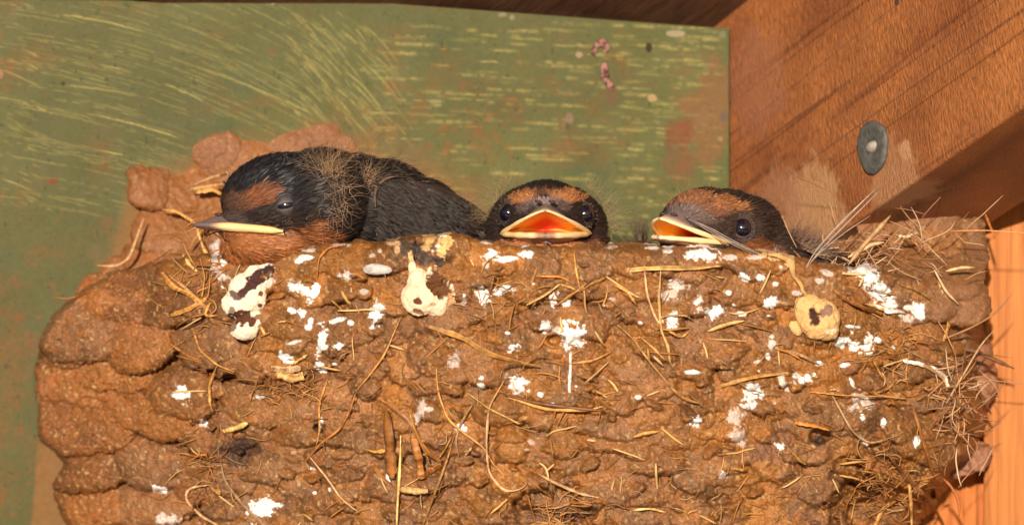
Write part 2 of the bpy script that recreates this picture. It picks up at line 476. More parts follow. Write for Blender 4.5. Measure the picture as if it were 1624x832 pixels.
def on_rafter(px, py):
    o_ = np.array([0, -D, 0]); dr_ = W(px, py, 0) - o_
    t_ = np.dot(A0 - o_, Nn) / np.dot(dr_, Nn); q_ = o_ + dr_ * t_ - A0
    return tuple(np.array([np.dot(q_, R), 0, np.dot(q_, Up)]) * K)
SP = [(on_rafter(1290, 345), 150 * K, lin(196, 146, 104), .75), (on_rafter(1235, 330), 110 * K, lin(170, 116, 84), .7), (on_rafter(1436, 240), 26 * K, lin(206, 150, 108), .8), (on_rafter(1200, 130), 150 * K, lin(150, 96, 74), .5), (on_rafter(1420, 300), 120 * K, lin(190, 140, 100), .5), (on_rafter(1422, 4), 10 * K, lin(70, 40, 44), .9)]
M_raf = wood('rough_sawn_timber', (0.46, 0.38, 0.32), lin(128, 68, 32), lin(186, 114, 58), (0.22, 1, 13), (24, 24, 7), 8, 80, 0.5, 1.0, 7, 0.4, ((0.42, 0.36, 0.32), (0.9, 0.88, 0.86), (1.55, 1.5, 1.45)), SP, 34)
M_under = M_raf
raf = beam('roof_rafter', M_raf, -900, 1500, 0, 268, 0, 560, A0, RM, 5)
tag(raf, 'rough sawn brown rafter running up towards the viewer above the right chick', 'rafter')
# height of the rafter: its upper edge passes the corner of the beam
p = W(1130, 22, 600) - A0
hgt = float(np.dot(p, Up))
for v in raf.data.vertices:
    if v.co.z > 1e-6: v.co.z = hgt * K
M_roof = wood('dark_roof_board', (0.5, 0.4, 0.35), lin(96, 62, 44), lin(120, 84, 62), (1, 0.3, 1), (2, 12, 2), 16, 40, 0.7, 0.6, 3)
roof = empty('roof_boards', A0 + Up * hgt); 
roof.location = Vector((A0 + Up * hgt) * K)
tag(roof, 'dark brown roof boards lying over the rafter above the green beam', 'roof')
Pd = np.array([1, .11, 0]); Yr_ = Pd - R * float(np.dot(Pd, R)); Yr_ /= np.linalg.norm(Yr_); Zr_ = np.cross(R, Yr_)
RR = Matrix(((R[0], Yr_[0], Zr_[0]), (R[1], Yr_[1], Zr_[1]), (R[2], Yr_[2], Zr_[2])))
for k in range(8):
    bw = 420
    o = beam('board', M_roof, -1500 + k * (bw + 7), -1500 + k * (bw + 7) + bw, -2600, 1500, 2 + (k % 2) * 4, 60, (0, 0, 0), RR, 3)
    o.parent = roof

M_post = wood('planed_pine', (0.72, 0.55, 0.42), lin(168, 100, 48), lin(184, 114, 62), (20, 6, 0.45), (30, 30, 1.2), 8, 30, 0.6, 0.5, 1.2, 0.15)
M_post2 = wood('planed_pine_pinkish', (0.72, 0.55, 0.42), lin(178, 100, 46), lin(196, 116, 60), (20, 6, 0.5), (30, 30, 1.5), 7, 26, 0.6, 0.8, 1.2, 0.15)  # slightly redder pine, the backing board's own tone
post = beam('wooden_post', M_post, 0, 420, 0, 200, -1800, 420, W(1560, 345, 452), Matrix.Rotation(math.radians(-10), 3, 'Z'), 4)
tag(post, 'pale orange planed post standing below the rafter at the right edge', 'post')
brd = beam('backing_board', M_post2, -120, 190, 0, 60, -1800, 40, W(1450, 345, 520), Matrix.Rotation(math.radians(2), 3, 'Z'), 3)
tag(brd, 'pale pinkish board behind the lower right of the nest, left of the post', 'board')

# clout nail with its broad flat head
def build_nail():
    c = W(1387, 233, 570 - 1.6 * (1387 - 1155))
    # put on the face of the rafter
    cc = c - A0; c = c - Nn * float(np.dot(cc, Nn))
    root = empty('roofing_nail', c)
    tag(root, 'grey round headed nail driven into the side of the rafter', 'nail')
    an = np.arange(40) / 40 * 2 * np.pi
    rings = []; rad = [0, 6, 12, 24, 34, 40, 43, 44, 43, 40]; hh = [4, 4, 5, 7.5, 8.5, 8, 6.5, 4, 1, -2]
    for r_, h_ in zip(rad, hh):
        wob = 1 + 0.03 * np.sin(an * 3 + 1) + 0.02 * np.sin(an * 5)
        rings.append(c + (R * np.cos(an)[:, None] + Up * np.sin(an)[:, None]) * (r_ * wob)[:, None] - Nn * h_)
    V = np.concatenate(rings)
    obj('nail_head', M_steel, V, grid_quads(len(rad), 40, True), None, None, root)
    rings = []
    for r_, h_ in [(0, 13), (4, 13), (8, 11), (11, 7), (12, 4)]:
        rings.append(c + (R * np.cos(an)[:, None] * 1.3 + Up * np.sin(an)[:, None] * .8) * r_ - Nn * h_)
    V = np.concatenate(rings)
    m2 = mat('worn_nail_tip', 0.3, 0.6, attr=False, colour=(0.35, 0.3, 0.26), bump=[(4000, 2)], var=.3, vscale=3000)
    obj('shank_tip', m2, V, grid_quads(5, 40, True), None, None, root)
build_nail()

# ------------------------------------------------------------------ nest mud
XB = [0, 60, 110, 170, 240, 300, 360, 440, 520, 620, 740, 860, 980, 1100, 1220, 1320, 1400, 1460, 1510, 1550, 1580, 1610]
DB = [470, 455, 395, 350, 290, 235, 185, 130, 85, 40, 8, -4, 2, 22, 58, 100, 146, 190, 236, 300, 380, 470]
_xf = np.arange(-60, 1700, 2.0)
_df = np.interp(_xf, XB, DB)
for _ in range(3):
    _df = np.convolve(np.pad(_df, 12, mode='edge'), np.ones(25) / 25, 'valid')
def base_d(px, py):
    d = np.interp(px, _xf, _df)
    d = d + 0.0005 * np.clip(py - 560, 0, None) ** 2
    # lower right hand corner is eaten away, lower left swells a little
    e = np.interp(py, [380, 460, 560, 640, 720, 780, 832, 1200], [1660, 1640, 1640, 1650, 1625, 1560, 1530, 1400])
    e = e - 70
    d = d + 300 * sstep(-45, 25, px - e + 12 * fbm(px, py, 30, 3, 77))
    el = np.interp(py, [400, 430, 460, 500, 560, 640, 700, 735, 780, 832, 1200], [210, 160, 110, 66, 34, 34, 42, 84, 56, 84, 260])
    d = d + 260 * sstep(30, -14, px - el + 7 * fbm(px, py, 26, 3, 79))
    return d

def pellets(specs, X, Y, seed, warp=11, ws=36):
    """Height above the base from overlapping daubs of mud; lower edges overhang."""
    wx = warp * 1.15 * fbm(X, Y, ws, 5, seed, .68); wy = warp * 1.15 * fbm(X, Y, ws, 5, seed + 5, .68)
    Xw = X + wx; Yw = Y + wy
    H = np.full(X.shape, -14.0)
    idn = np.zeros(X.shape, int)
    for i, (cx, cy, a, b, h, rot) in enumerate(specs):
        m = (np.abs(Xw - cx) < a * 1.3) & (np.abs(Yw - cy) < a * 1.3)
        if not m.any(): continue
        dx = Xw[m] - cx; dy = Yw[m] - cy
        cr, sr = math.cos(rot), math.sin(rot)
        u = (dx * cr + dy * sr) / a; v = (-dx * sr + dy * cr) / b
        q = np.abs(u) ** 2.5 + np.abs(v) ** 2.3
        z = np.where(q < 1, h * (np.clip(1 - q, 0, 1) ** 0.36) + h * 0.55 * v - 7, -99)
        cur = H[m]; up = z > cur
        cur[up] = z[up]; H[m] = cur
        ii = idn[m]; ii[up] = i + 1; idn[m] = ii
    return H, idn

# (x, y, rx, ry, whiteness 0..1, rotation)
SPLATS = [
 (485, 408, 14, 5, 1, 0), (474, 414, 8, 4, 1, 0), (480, 462, 22, 9, .85, 38), (500, 462, 6, 15, 1, 20), (462, 492, 8, 6, .9, 0), (479, 495, 6, 7, .9, 0), (493, 509, 5, 8, 1, 0),
 (489, 519, 7, 5, .9, 0), (510, 542, 8, 24, 1, 12), (537, 549, 8, 6, 1, 0), (509, 583, 9, 9, 1, 0), (452, 568, 14, 7, 1, 20), (465, 543, 16, 3, .7, -15), (595, 500, 9, 19, 1, 10),
 (602, 490, 12, 7, .9, 0), (534, 508, 16, 4, .8, -15), (556, 512, 6, 5, .9, 0), (548, 436, 10, 7, .7, 0), (577, 462, 7, 5, .6, 0), (779, 404, 14, 8, 1, 0), (802, 411, 22, 5, 1, -6), (838, 403, 15, 6, 1, -10),
 (768, 470, 12, 14, .9, 0), (795, 461, 18, 7, 1, -10), (877, 478, 6, 11, 1, 0), (897, 481, 6, 6, .9, 0), (907, 533, 19, 22, 1, 0), (865, 521, 8, 13, .9, 0), (885, 522, 12, 5, .7, 0), (904, 590, 2.2, 42, 1, 2),
 (812, 550, 13, 6, 1, -20), (805, 528, 5, 3, 1, 0), (823, 609, 16, 13, .85, 10), (763, 599, 6, 4, 1, 0), (762, 611, 7, 5, .9, 0), (857, 626, 5, 5, .9, 0), (876, 641, 5, 3, .9, 0), (846, 449, 3, 3, .9, 0),
 (1118, 405, 24, 10, 1, 4), (1092, 404, 9, 6, 1, 0), (1158, 408, 14, 5, .6, 0), (1180, 441, 9, 8, 1, 0), (1222, 480, 15, 9, 1, 0), (1155, 465, 6, 5, 1, 0), (1140, 488, 6, 6, 1, 0), (1128, 497, 20, 8, 1, -5), (1173, 497, 11, 5, 1, 0),
 (1077, 452, 15, 8, .55, 10), (1062, 466, 16, 10, .5, 0), (1108, 476, 10, 7, .8, 0), (1067, 510, 9, 14, .9, 20), (1098, 590, 12, 4, 1, 0), (1012, 630, 6, 4, .8, 0), (1205, 440, 16, 6, .8, 15), (1229, 450, 5, 4, .9, 0),
 (1378, 440, 14, 24, .9, -20), (1396, 466, 20, 13, .9, 40), (1412, 480, 12, 8, .8, 20), (1370, 430, 22, 9, .6, 0), (1457, 492, 9, 16, .9, -20), (1442, 488, 10, 5, .7, 0), (1334, 541, 12, 9, 1, 0), (1357, 550, 12, 7, 1, 20), (1377, 549, 9, 18, 1, 15), (1386, 538, 9, 7, 1, 0),
 (1350, 518, 14, 3, 1, 6), (1299, 576, 6, 4, 1, 0), (1225, 545, 9, 8, .6, 0), (1340, 578, 9, 4, 1, -10), (1218, 565, 4, 6, .8, 0), (1203, 573, 8, 3, .7, -10), (1196, 620, 12, 14, .85, -15), (1188, 641, 10, 9, 1, 0),
 (1168, 662, 18, 14, .42, -30), (1172, 694, 12, 14, .38, 0), (1278, 600, 18, 6, 1, -15), (1262, 595, 6, 5, .9, 0), (1243, 608, 6, 16, .6, -25), (1368, 637, 18, 17, .5, 0), (1368, 661, 5, 6, .9, 0), (1401, 669, 5, 8, 1, 0), (1370, 700, 4, 16, .6, -35),
 (1455, 702, 6, 9, 1, 10), (1105, 667, 9, 9, 1, 0), (1352, 608, 3, 11, 1, -25), (1238, 706, 9, 6, .8, 25), (1147, 752, 6, 6, .6, 0), (288, 624, 12, 13, 1, 0), (253, 775, 11, 6, 1, 20), (413, 805, 20, 18, 1, 0), (430, 800, 18, 7, 1, 0),
 (265, 824, 16, 9, .5, 0), (322, 671, 9, 8, .45, 0), (722, 571, 13, 12, .4, 0), (730, 676, 10, 6, 1, 20), (667, 652, 8, 18, .45, 15), (680, 648, 7, 5, .5, 0), (510, 670, 3, 9, .9, 0), (616, 757, 4, 11, 1, -8), (495, 742, 6, 3, 1, 0), (499, 780, 4, 3, 1, 0),
 (342, 402, 8, 24, .55, 0), (352, 415, 9, 6, .9, 0), (352, 440, 12, 8, .6, 0), (425, 445, 14, 9, .6, -40), (412, 628, 8, 4, .8, 0), (395, 458, 6, 5, .5, 0), (735, 476, 5, 9, .6, 0), (707, 384, 9, 15, (216, 172, 112), 12), (700, 400, 7, 12, (222, 180, 122), 0), (682, 380, 9, 10, (206, 160, 104), 0), (676, 392, 6, 10, (214, 170, 116), 20), (622, 384, 15, 5, (196, 158, 118), 8), (630, 394, 5, 9, (190, 150, 110), 0), (652, 408, 5, 12, (206, 164, 108), 0), (1226, 406, 24, 7, (226, 186, 136), 10), (1252, 420, 9, 14, (226, 186, 136), 0), (770, 420, 6, 5, .6, 0), (1015, 512, 4, 3, .9, 0),
 (843, 700, 6, 5, .3, 0), (1350, 545, 6, 4, .9, 0), (1440, 505, 9, 6, .5, 0), (1300, 445, 8, 5, .45, 0), (1265, 465, 10, 5, .5, 0), (970, 475, 7, 4, .4, 0), (590, 405, 6, 4, .5, 0), (1430, 500, 5, 3, .9, 0), (1493, 575, 7, 3, .7, 0)]
_r = np.random.default_rng(90)
for _b in list(SPLATS):
    if _r.random() < .3: SPLATS.append((_b[0] + _r.normal(0, 16), _b[1] + _r.normal(3, 12), _r.uniform(1.5, 4.5), _r.uniform(1.5, 4), _r.choice([1.0, .8, .5]), 0))
SPLATS += [(700, 373, 14, 3, .8, 4), (1034, 393, 16, 3, .9, 0), (1060, 398, 9, 4, .8, 0), (968, 391, 12, 3, .5, 0), (770, 384, 16, 3, .6, 10), (540, 388, 18, 3, .45, 0), (1310, 432, 12, 5, .5, 20), (1360, 425, 18, 5, .7, 0), (490, 396, 12, 4, .6, 0), (1196, 408, 14, 4, .5, 0)]  # thin smears along the rim, doubling as painted white highlights
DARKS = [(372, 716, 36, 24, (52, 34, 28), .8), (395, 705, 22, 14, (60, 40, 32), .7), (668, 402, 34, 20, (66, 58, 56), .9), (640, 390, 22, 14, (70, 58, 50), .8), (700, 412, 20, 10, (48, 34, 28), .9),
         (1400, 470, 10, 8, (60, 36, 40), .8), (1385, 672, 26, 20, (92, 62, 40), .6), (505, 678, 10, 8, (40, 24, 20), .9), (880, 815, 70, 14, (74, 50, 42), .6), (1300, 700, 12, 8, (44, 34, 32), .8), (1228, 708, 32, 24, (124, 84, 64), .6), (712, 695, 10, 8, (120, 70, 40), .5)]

def mud_colour(X, Y, idn=None):
    n = fbm(X, Y, 120, 4, 11); n2 = fbm(X, Y, 22, 4, 13); n3 = fbm(X, Y, 5, 2, 17)
    base = lin(192, 124, 62) * np.ones(X.shape + (1,))
    t = sstep(-0.4, 0.5, n + 0.45 * n2)[..., None]
    base = base * (1 - t) + lin(164, 110, 70) * t
    left = sstep(430, 140, X)[..., None] * 0.5
    base = base * (1 - left) + lin(166, 98, 58) * left
    if idn is not None:
        v = _T[idn % 256, (idn * 7) % 256][..., None]
        base = base * (0.70 + 0.60 * v)
        v2 = (_T[(idn * 3) % 256, (idn * 11) % 256] > 0.62)[..., None] * 0.55
        base = base * (1 - v2) + lin(164, 118, 88) * v2
    base = base * (1 + 0.26 * n2[..., None] + 0.20 * n3[..., None] + .16 * n[..., None])
    dk = (sstep(.12, .5, fbm(X, Y * 1.5, 48, 4, 97)) * .5)[..., None]; base = base * (1 - dk) + lin(118, 74, 42) * dk
    sp = sstep(.66, .74, fbm(X, Y, 4.2, 1, 99))[..., None] * .7; base = base * (1 - sp) + lin(232, 184, 128) * sp  # pale grit specks that also paint sparkle highlights into the mud colour
    g = np.random.default_rng(8).random(X.shape)
    base = np.where((g > 0.988)[..., None], base * 0.3 + lin(214, 160, 108) * 0.7, base)
    base = np.where((g < 0.014)[..., None], base * 0.55, base)
    ch = sstep(0.62, 0.74, fbm(X, Y, 9, 2, 91) * .5 + .5)[..., None] * 0.4      # orange clay chips
    base = base * (1 - ch) + lin(196, 112, 48) * ch
    return base * np.array([.56, .57, .54])

def paint(C, X, Y, lst=SPLATS):
    Hs = np.zeros(X.shape)
    for (cx, cy, rx, ry, w, rot) in lst:
        rr = max(rx, ry) * 1.8 + 6
        m = (np.abs(X - cx) < rr) & (np.abs(Y - cy) < rr)
        if not m.any(): continue
        a = math.radians(rot); dx = X[m] - cx; dy = Y[m] - cy
        u = (dx * math.cos(a) + dy * math.sin(a)) / rx; v = (-dx * math.sin(a) + dy * math.cos(a)) / ry
        q = 1 - np.sqrt(u * u + v * v) + 1.25 * fbm(X[m], Y[m], 9, 4, int(cx + cy) % 23, 0.75) * (1.0 if min(rx, ry) > 5 else .35)
        k0 = .95 if isinstance(w, tuple) or w > .7 else .75
        k = sstep(0.0, 0.22, q) * k0
        c = np.array([.90, .87, .85]) * w + lin(180, 140, 120) * (1 - w) if not isinstance(w, tuple) else lin(*w); w = 1 if isinstance(w, tuple) else w
        C[m] = C[m] * (1 - k[:, None]) + c * k[:, None]
        Hs[m] = np.maximum(Hs[m], k * (2.6 if w > .7 else 1.2))
    return Hs

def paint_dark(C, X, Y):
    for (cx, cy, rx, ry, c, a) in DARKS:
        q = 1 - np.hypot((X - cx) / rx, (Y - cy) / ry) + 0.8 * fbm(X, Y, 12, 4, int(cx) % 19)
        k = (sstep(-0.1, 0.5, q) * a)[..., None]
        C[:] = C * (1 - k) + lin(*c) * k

nest = empty('swallow_nest', W(800, 1000, 300))
tag(nest, 'brown mud and straw bird nest stuck in the corner under the rafter, splashed with white', 'nest')

pel_rng = np.random.default_rng(21)
specs = []
y = 402.0; row = 0
while y < 1120:
    x = 300 + (row % 2) * 26 + pel_rng.uniform(-12, 12)
    while x < 1600:
        a = pel_rng.uniform(26, 52); b = pel_rng.uniform(21, 40)
        specs.append((x, y + pel_rng.uniform(-15, 15) + 0.00004 * (x - 850) ** 2, a, b, pel_rng.uniform(10, 30), pel_rng.uniform(-0.35, 0.35)))
        x += a * pel_rng.uniform(1.0, 1.5)
    y += pel_rng.uniform(23, 31); row += 1
# the big smooth daubs on the left, placed by hand
left = [(150, 520, 78, 60, 34, .1), (235, 535, 62, 56, 40, -.1), (195, 590, 78, 34, 24, 0), (130, 600, 74, 44, 22, .2), (150, 670, 92, 52, 30, .1), (250, 650, 92, 44, 26, .3),
        (215, 480, 70, 36, 30, .1), (280, 480, 62, 40, 36, -.2), (330, 540, 52, 44, 34, 0), (295, 620, 62, 46, 34, .1), (160, 745, 62, 40, 30, 0), (250, 735, 60, 44, 28, .3), (170, 800, 66, 40, 26, 0),
        (250, 800, 72, 36, 26, 0), (330, 690, 40, 34, 20, .2), (320, 760, 50, 44, 22, 0), (120, 560, 50, 30, 18, 0), (110, 650, 46, 60, 20, 0), (300, 440, 50, 32, 28, .1), (120, 860, 80, 60, 24, 0), (260, 870, 90, 60, 26, 0),
        (350, 480, 46, 30, 26, 0), (200, 940, 90, 60, 24, 0), (330, 950, 90, 60, 24, 0), (250, 1040, 90, 60, 24, 0), (130, 480, 46, 36, 18, 0)]
hand = [(860, 620, 62, 40, 22, .1), (720, 530, 56, 30, 22, .1), (640, 560, 60, 34, 22, -.1), (430, 520, 48, 36, 24, 0), (575, 570, 50, 34, 28, 0), (1300, 640, 58, 40, 26, .1), (1300, 770, 38, 34, 30, 0), (1380, 790, 40, 34, 20, 0),
        (1350, 640, 60, 52, 24, .2), (1060, 680, 66, 34, 20, .1), (985, 670, 50, 36, 22, 0), (1130, 740, 56, 32, 20, 0), (1030, 770, 60, 32, 20, 0), (700, 690, 60, 40, 20, 0), (530, 655, 48, 34, 24, 0), (930, 560, 44, 28, 20, 0),
        (1480, 520, 40, 34, 30, 0), (1470, 560, 34, 26, 24, 0), (1050, 560, 60, 30, 20, 0), (860, 790, 60, 30, 18, 0), (1170, 610, 60, 26, 18, -.1), (460, 700, 54, 36, 20, .2), (580, 800, 70, 34, 18, 0), (770, 740, 70, 34, 18, 0)]
left = [(a - 24 * max(0, min(1, (330 - a) / 150)), b, c, d, e, f) for (a, b, c, d, e, f) in left]
specs = [s for s in specs if not (s[0] < 345 and s[1] > 440)] + left + hand

TOPX = [20, 60, 90, 150, 200, 240, 280, 330, 370, 400, 440, 470, 520, 560, 620, 655, 690, 720, 760, 800, 860, 940, 1000, 1040, 1100, 1150, 1200, 1250, 1290, 1330, 1370, 1400, 1430, 1460, 1500, 1545, 1620]
TOPY = [600, 545, 500, 458, 432, 420, 412, 405, 412, 414, 406, 396, 388, 386, 384, 376, 372, 370, 384, 390, 393, 391, 390, 392, 394, 395, 400, 408, 420, 426, 424, 428, 440, 445, 450, 455, 480]
for _ in range(520):
    a = pel_rng.uniform(7, 24)
    specs.append((pel_rng.uniform(300, 1560), pel_rng.uniform(410, 900), a, a * pel_rng.uniform(.5, .8), pel_rng.uniform(14, 34), pel_rng.uniform(-.6, .6)))
cx_ = np.arange(30, 1622, 1.7)
top = np.interp(cx_ + 16 * (cx_ < 200), TOPX, TOPY) + 6 * fbm(cx_, cx_ * 0, 30, 4, 61) + 3.0 * fbm(cx_, cx_ * 0, 9, 2, 66)
NF = 285
vy = np.linspace(0, 1, NF)
Xf = np.tile(cx_, (NF, 1)); Yf = top[None] + vy[:, None] * (858 - top)[None]
low_t = np.linspace(0, 1, 46)[1:]
Xl = np.tile(cx_, (45, 1)); Yl = 858 + low_t[:, None] ** 1.2 * 330 + Xl * 0
Xa = np.concatenate([Xf, Xl]); Ya = np.concatenate([Yf, Yl])
Hp, idn = pellets(specs, Xa, Ya, 31)
lumpy = Hp * 1.35 + 7 * fbm(Xa, Ya, 40, 4, 33, .6) + 5.0 * sstep(.1, .7, fbm(Xa, Ya, 90, 3, 39)) * fbm(Xa, Ya, 12, 3, 38) + 4.5 * (0.35 - np.abs(fbm(Xa, Ya, 13, 4, 37, .65))) * 1.6 - 5 * sstep(.35, .75, fbm(Xa, Ya, 7, 2, 36)) + 1.7 * fbm(Xa, Ya, 3.5, 2, 35) + 2.0 * (np.random.default_rng(4).random(Xa.shape) - .5)
# ragged holes and cracks
crk = np.abs(fbm(Xa, Ya * 1.7, 60, 4, 43))
lumpy = lumpy - 8 * sstep(0.025, 0.0, crk) * sstep(0.45, 0.7, vnoise(Xa / 60, Ya / 60, 3))
for (hx_, hy_, hr, hd) in [(362, 597, 8, 60), (880, 538, 9, 24), (880, 815, 52, 34), (1302, 690, 12, 34), (1400, 812, 60, 60), (1345, 745, 26, 30), (505, 678, 8, 24), (1140, 790, 14, 18), (380, 690, 8, 20), (690, 730, 26, 18), (1415, 760, 46, 30), (1240, 700, 18, 8), (470, 610, 24, 12), (340, 785, 30, 14)]:
    q = np.hypot((Xa - hx_) / (hr * 1.5), (Ya - hy_) / hr) + 0.5 * fbm(Xa, Ya, 14, 3, 47)
    lumpy = lumpy - hd * sstep(1.0, 0.5, q)
Cn = mud_colour(Xa, Ya, idn)
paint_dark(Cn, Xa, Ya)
Hs = paint(Cn, Xa, Ya)
round_r = 16
tt = np.clip(1 - (Ya - top[None]) / round_r, 0, 1)
Da = base_d(Xa, Ya) - lumpy - Hs + round_r * (1 - np.sqrt(np.clip(1 - tt ** 2, 0, 1)))
Da[NF:] += (low_t[:, None] ** 2.2) * 330
# rim and inner wall, running away from the viewer
NR = 26
rimD = np.convolve(np.pad(Da[0], 10, mode='edge'), np.ones(21) / 21, 'valid')
Xr = []; Yr = []; Dr = []
for j in range(NR, 0, -1):
    s = j / NR
    back = np.minimum(s * 1.7, 1) * 62
    down = np.clip(s - 0.5, 0, None) * 2
    Xr.append(cx_)
    Yr.append(top - 3 * np.sin(min(s * 2, 1) * np.pi) + 190 * down ** 1.3 + 5 * fbm(cx_, cx_ * 0 + back, 22, 3, 71) * min(1, s * 4))
    Dr.append(Da[0] * (1 - min(1, s * 6)) + rimD * min(1, s * 6) + back + 50 * down)
Xall = np.concatenate([np.array(Xr), Xa]); Yall = np.concatenate([np.array(Yr), Ya]); Dall = np.concatenate([np.array(Dr), Da])
Cr = mud_colour(np.array(Xr), np.array(Yr) + 40); paint(Cr, np.array(Xr), np.array(Yr) + 8)
Call = np.concatenate([Cr, Cn])
wall = np.where(Xall < 1180, panel_d(Xall) + 2, 460)
q = grid_quads(*Xall.shape)
keep = (Dall <= wall + 4).reshape(-1)
keep &= (Yall.reshape(-1) < 1186)
q = q[keep[q].all(1)]
obj('mud_wall', M_mud, W(Xall, Yall, Dall).reshape(-1, 3), q, None, Call.reshape(-1, 3), nest)

def nest_d(px, py):
    px = np.atleast_1d(np.asarray(px, float)); py = np.atleast_1d(np.asarray(py, float))
    ci = np.clip(((px - 30) / 1.7).astype(int), 2, len(cx_) - 3)
    ri = np.clip(((py - top[ci]) / (858 - top[ci]) * (NF - 1)).astype(int), 2, NF - 4)
    r = np.min([Da[ri + a, ci + b] for a in (-2, 0, 2) for b in (-2, 0, 2)], axis=0)
    return r

# mud daubed on the beam at the left, behind the first chick, and at the right under the rafter
def daub(name, x0, x1, y0, y1, specs, basef, wallf, seed, thin=None, step=1.9, tint=None):
    X, Y = np.meshgrid(np.arange(x0, x1, step), np.arange(y0, y1, step))
    H, idn = pellets(specs, X, Y, seed, 9, 30)
    T = np.where(H > -13.9, basef(X, Y) + H, -20.0)
    if thin is not None: T = np.maximum(T, thin(X, Y))
    T = T + np.where(T > 2, 4 * fbm(X, Y, 26, 4, seed + 2) + 2 * fbm(X, Y, 7, 3, seed + 3), 0)
    d = wallf(X, Y) - T
    C = mud_colour(X, Y, idn + 40)
    if tint is not None: C = C * (1 - tint[1]) + lin(*tint[0]) * tint[1]
    d = d - paint(C, X, Y)
    q = grid_quads(*X.shape); k = (T > -3).reshape(-1); q = q[k[q].all(1)]
    return obj(name, M_mud, W(X, Y, d).reshape(-1, 3), q, None, C.reshape(-1, 3), nest)

ls = [(236, 296, 40, 38, 34, .2), (222, 280, 26, 24, 28, 0), (282, 308, 40, 34, 26, 0), (330, 300, 40, 40, 20, .2), (345, 240, 40, 34, 12, -.6), (370, 262, 44, 40, 12, 0), (262, 365, 56, 44, 36, .1), (300, 400, 66, 46, 44, 0),
      (250, 410, 62, 40, 40, 0), (220, 440, 66, 40, 36, 0), (330, 355, 56, 46, 30, 0), (275, 440, 70, 40, 50, 0), (340, 440, 60, 40, 60, 0), (180, 460, 60, 34, 28, 0), (400, 250, 40, 30, 10, 0), (480, 225, 60, 28, 8, -.3), (350, 320, 70, 60, 14, 0)]
daub('mud_daub', 120, 640, 190, 500, ls, lambda X, Y: 4 + 22 * sstep(300, 420, Y) * sstep(160, 300, X), lambda X, Y: panel_d(X), 101,
     lambda X, Y: np.where(True, 4 * sstep(-10, 20, Y - np.interp(X, [120, 200, 260, 330, 360, 420, 500, 560, 640], [480, 380, 300, 230, 222, 236, 206, 220, 260]) + 20 * fbm(X, Y, 30, 4, 103)) - 2.2 - 10 * sstep(560, 630, X) - 14 * sstep(230, 150, X), 0), tint=((128, 76, 42), .5))
rs = [(1320, 420, 60, 40, 26, 0), (1390, 410, 52, 40, 26, .2), (1440, 385, 46, 34, 24, 0), (1490, 375, 50, 30, 26, .1), (1530, 400, 40, 40, 24, 0), (1450, 430, 60, 40, 34, 0), (1510, 440, 52, 40, 34, 0), (1410, 450, 60, 40, 40, 0),
      (1350, 460, 70, 40, 40, 0), (1470, 470, 60, 40, 44, 0), (1530, 480, 44, 40, 34, 0), (1470, 355, 60, 24, 16, -.1), (1540, 365, 26, 20, 12, 0), (1400, 370, 44, 26, 16, .4)]
daub('mud_daub', 1230, 1600, 325, 530, rs, lambda X, Y: 0 * X + 5, lambda X, Y: 285 + 0.25 * (X - 1400) - 90 * sstep(380, 470, Y), 131, tint=((120, 80, 54), .45))  # darker tint puts the shadow at this end into the mud colour
# a crusty clod that hangs on the board below right
cs = [(1540, 722, 34, 26, 26, 0), (1525, 735, 26, 24, 22, 0), (1556, 712, 22, 16, 16, 0), (1520, 650, 44, 40, 60, 0), (1500, 700, 40, 34, 70, 0), (1545, 600, 36, 50, 40, 0), (1535, 560, 40, 40, 60, 0), (1495, 640, 44, 60, 90, 0)]
daub('mud_daub', 1440, 1600, 500, 790, cs, lambda X, Y: 2 + 0 * X, lambda X, Y: 415 + 0 * X, 151, tint=((150, 100, 82), .5))

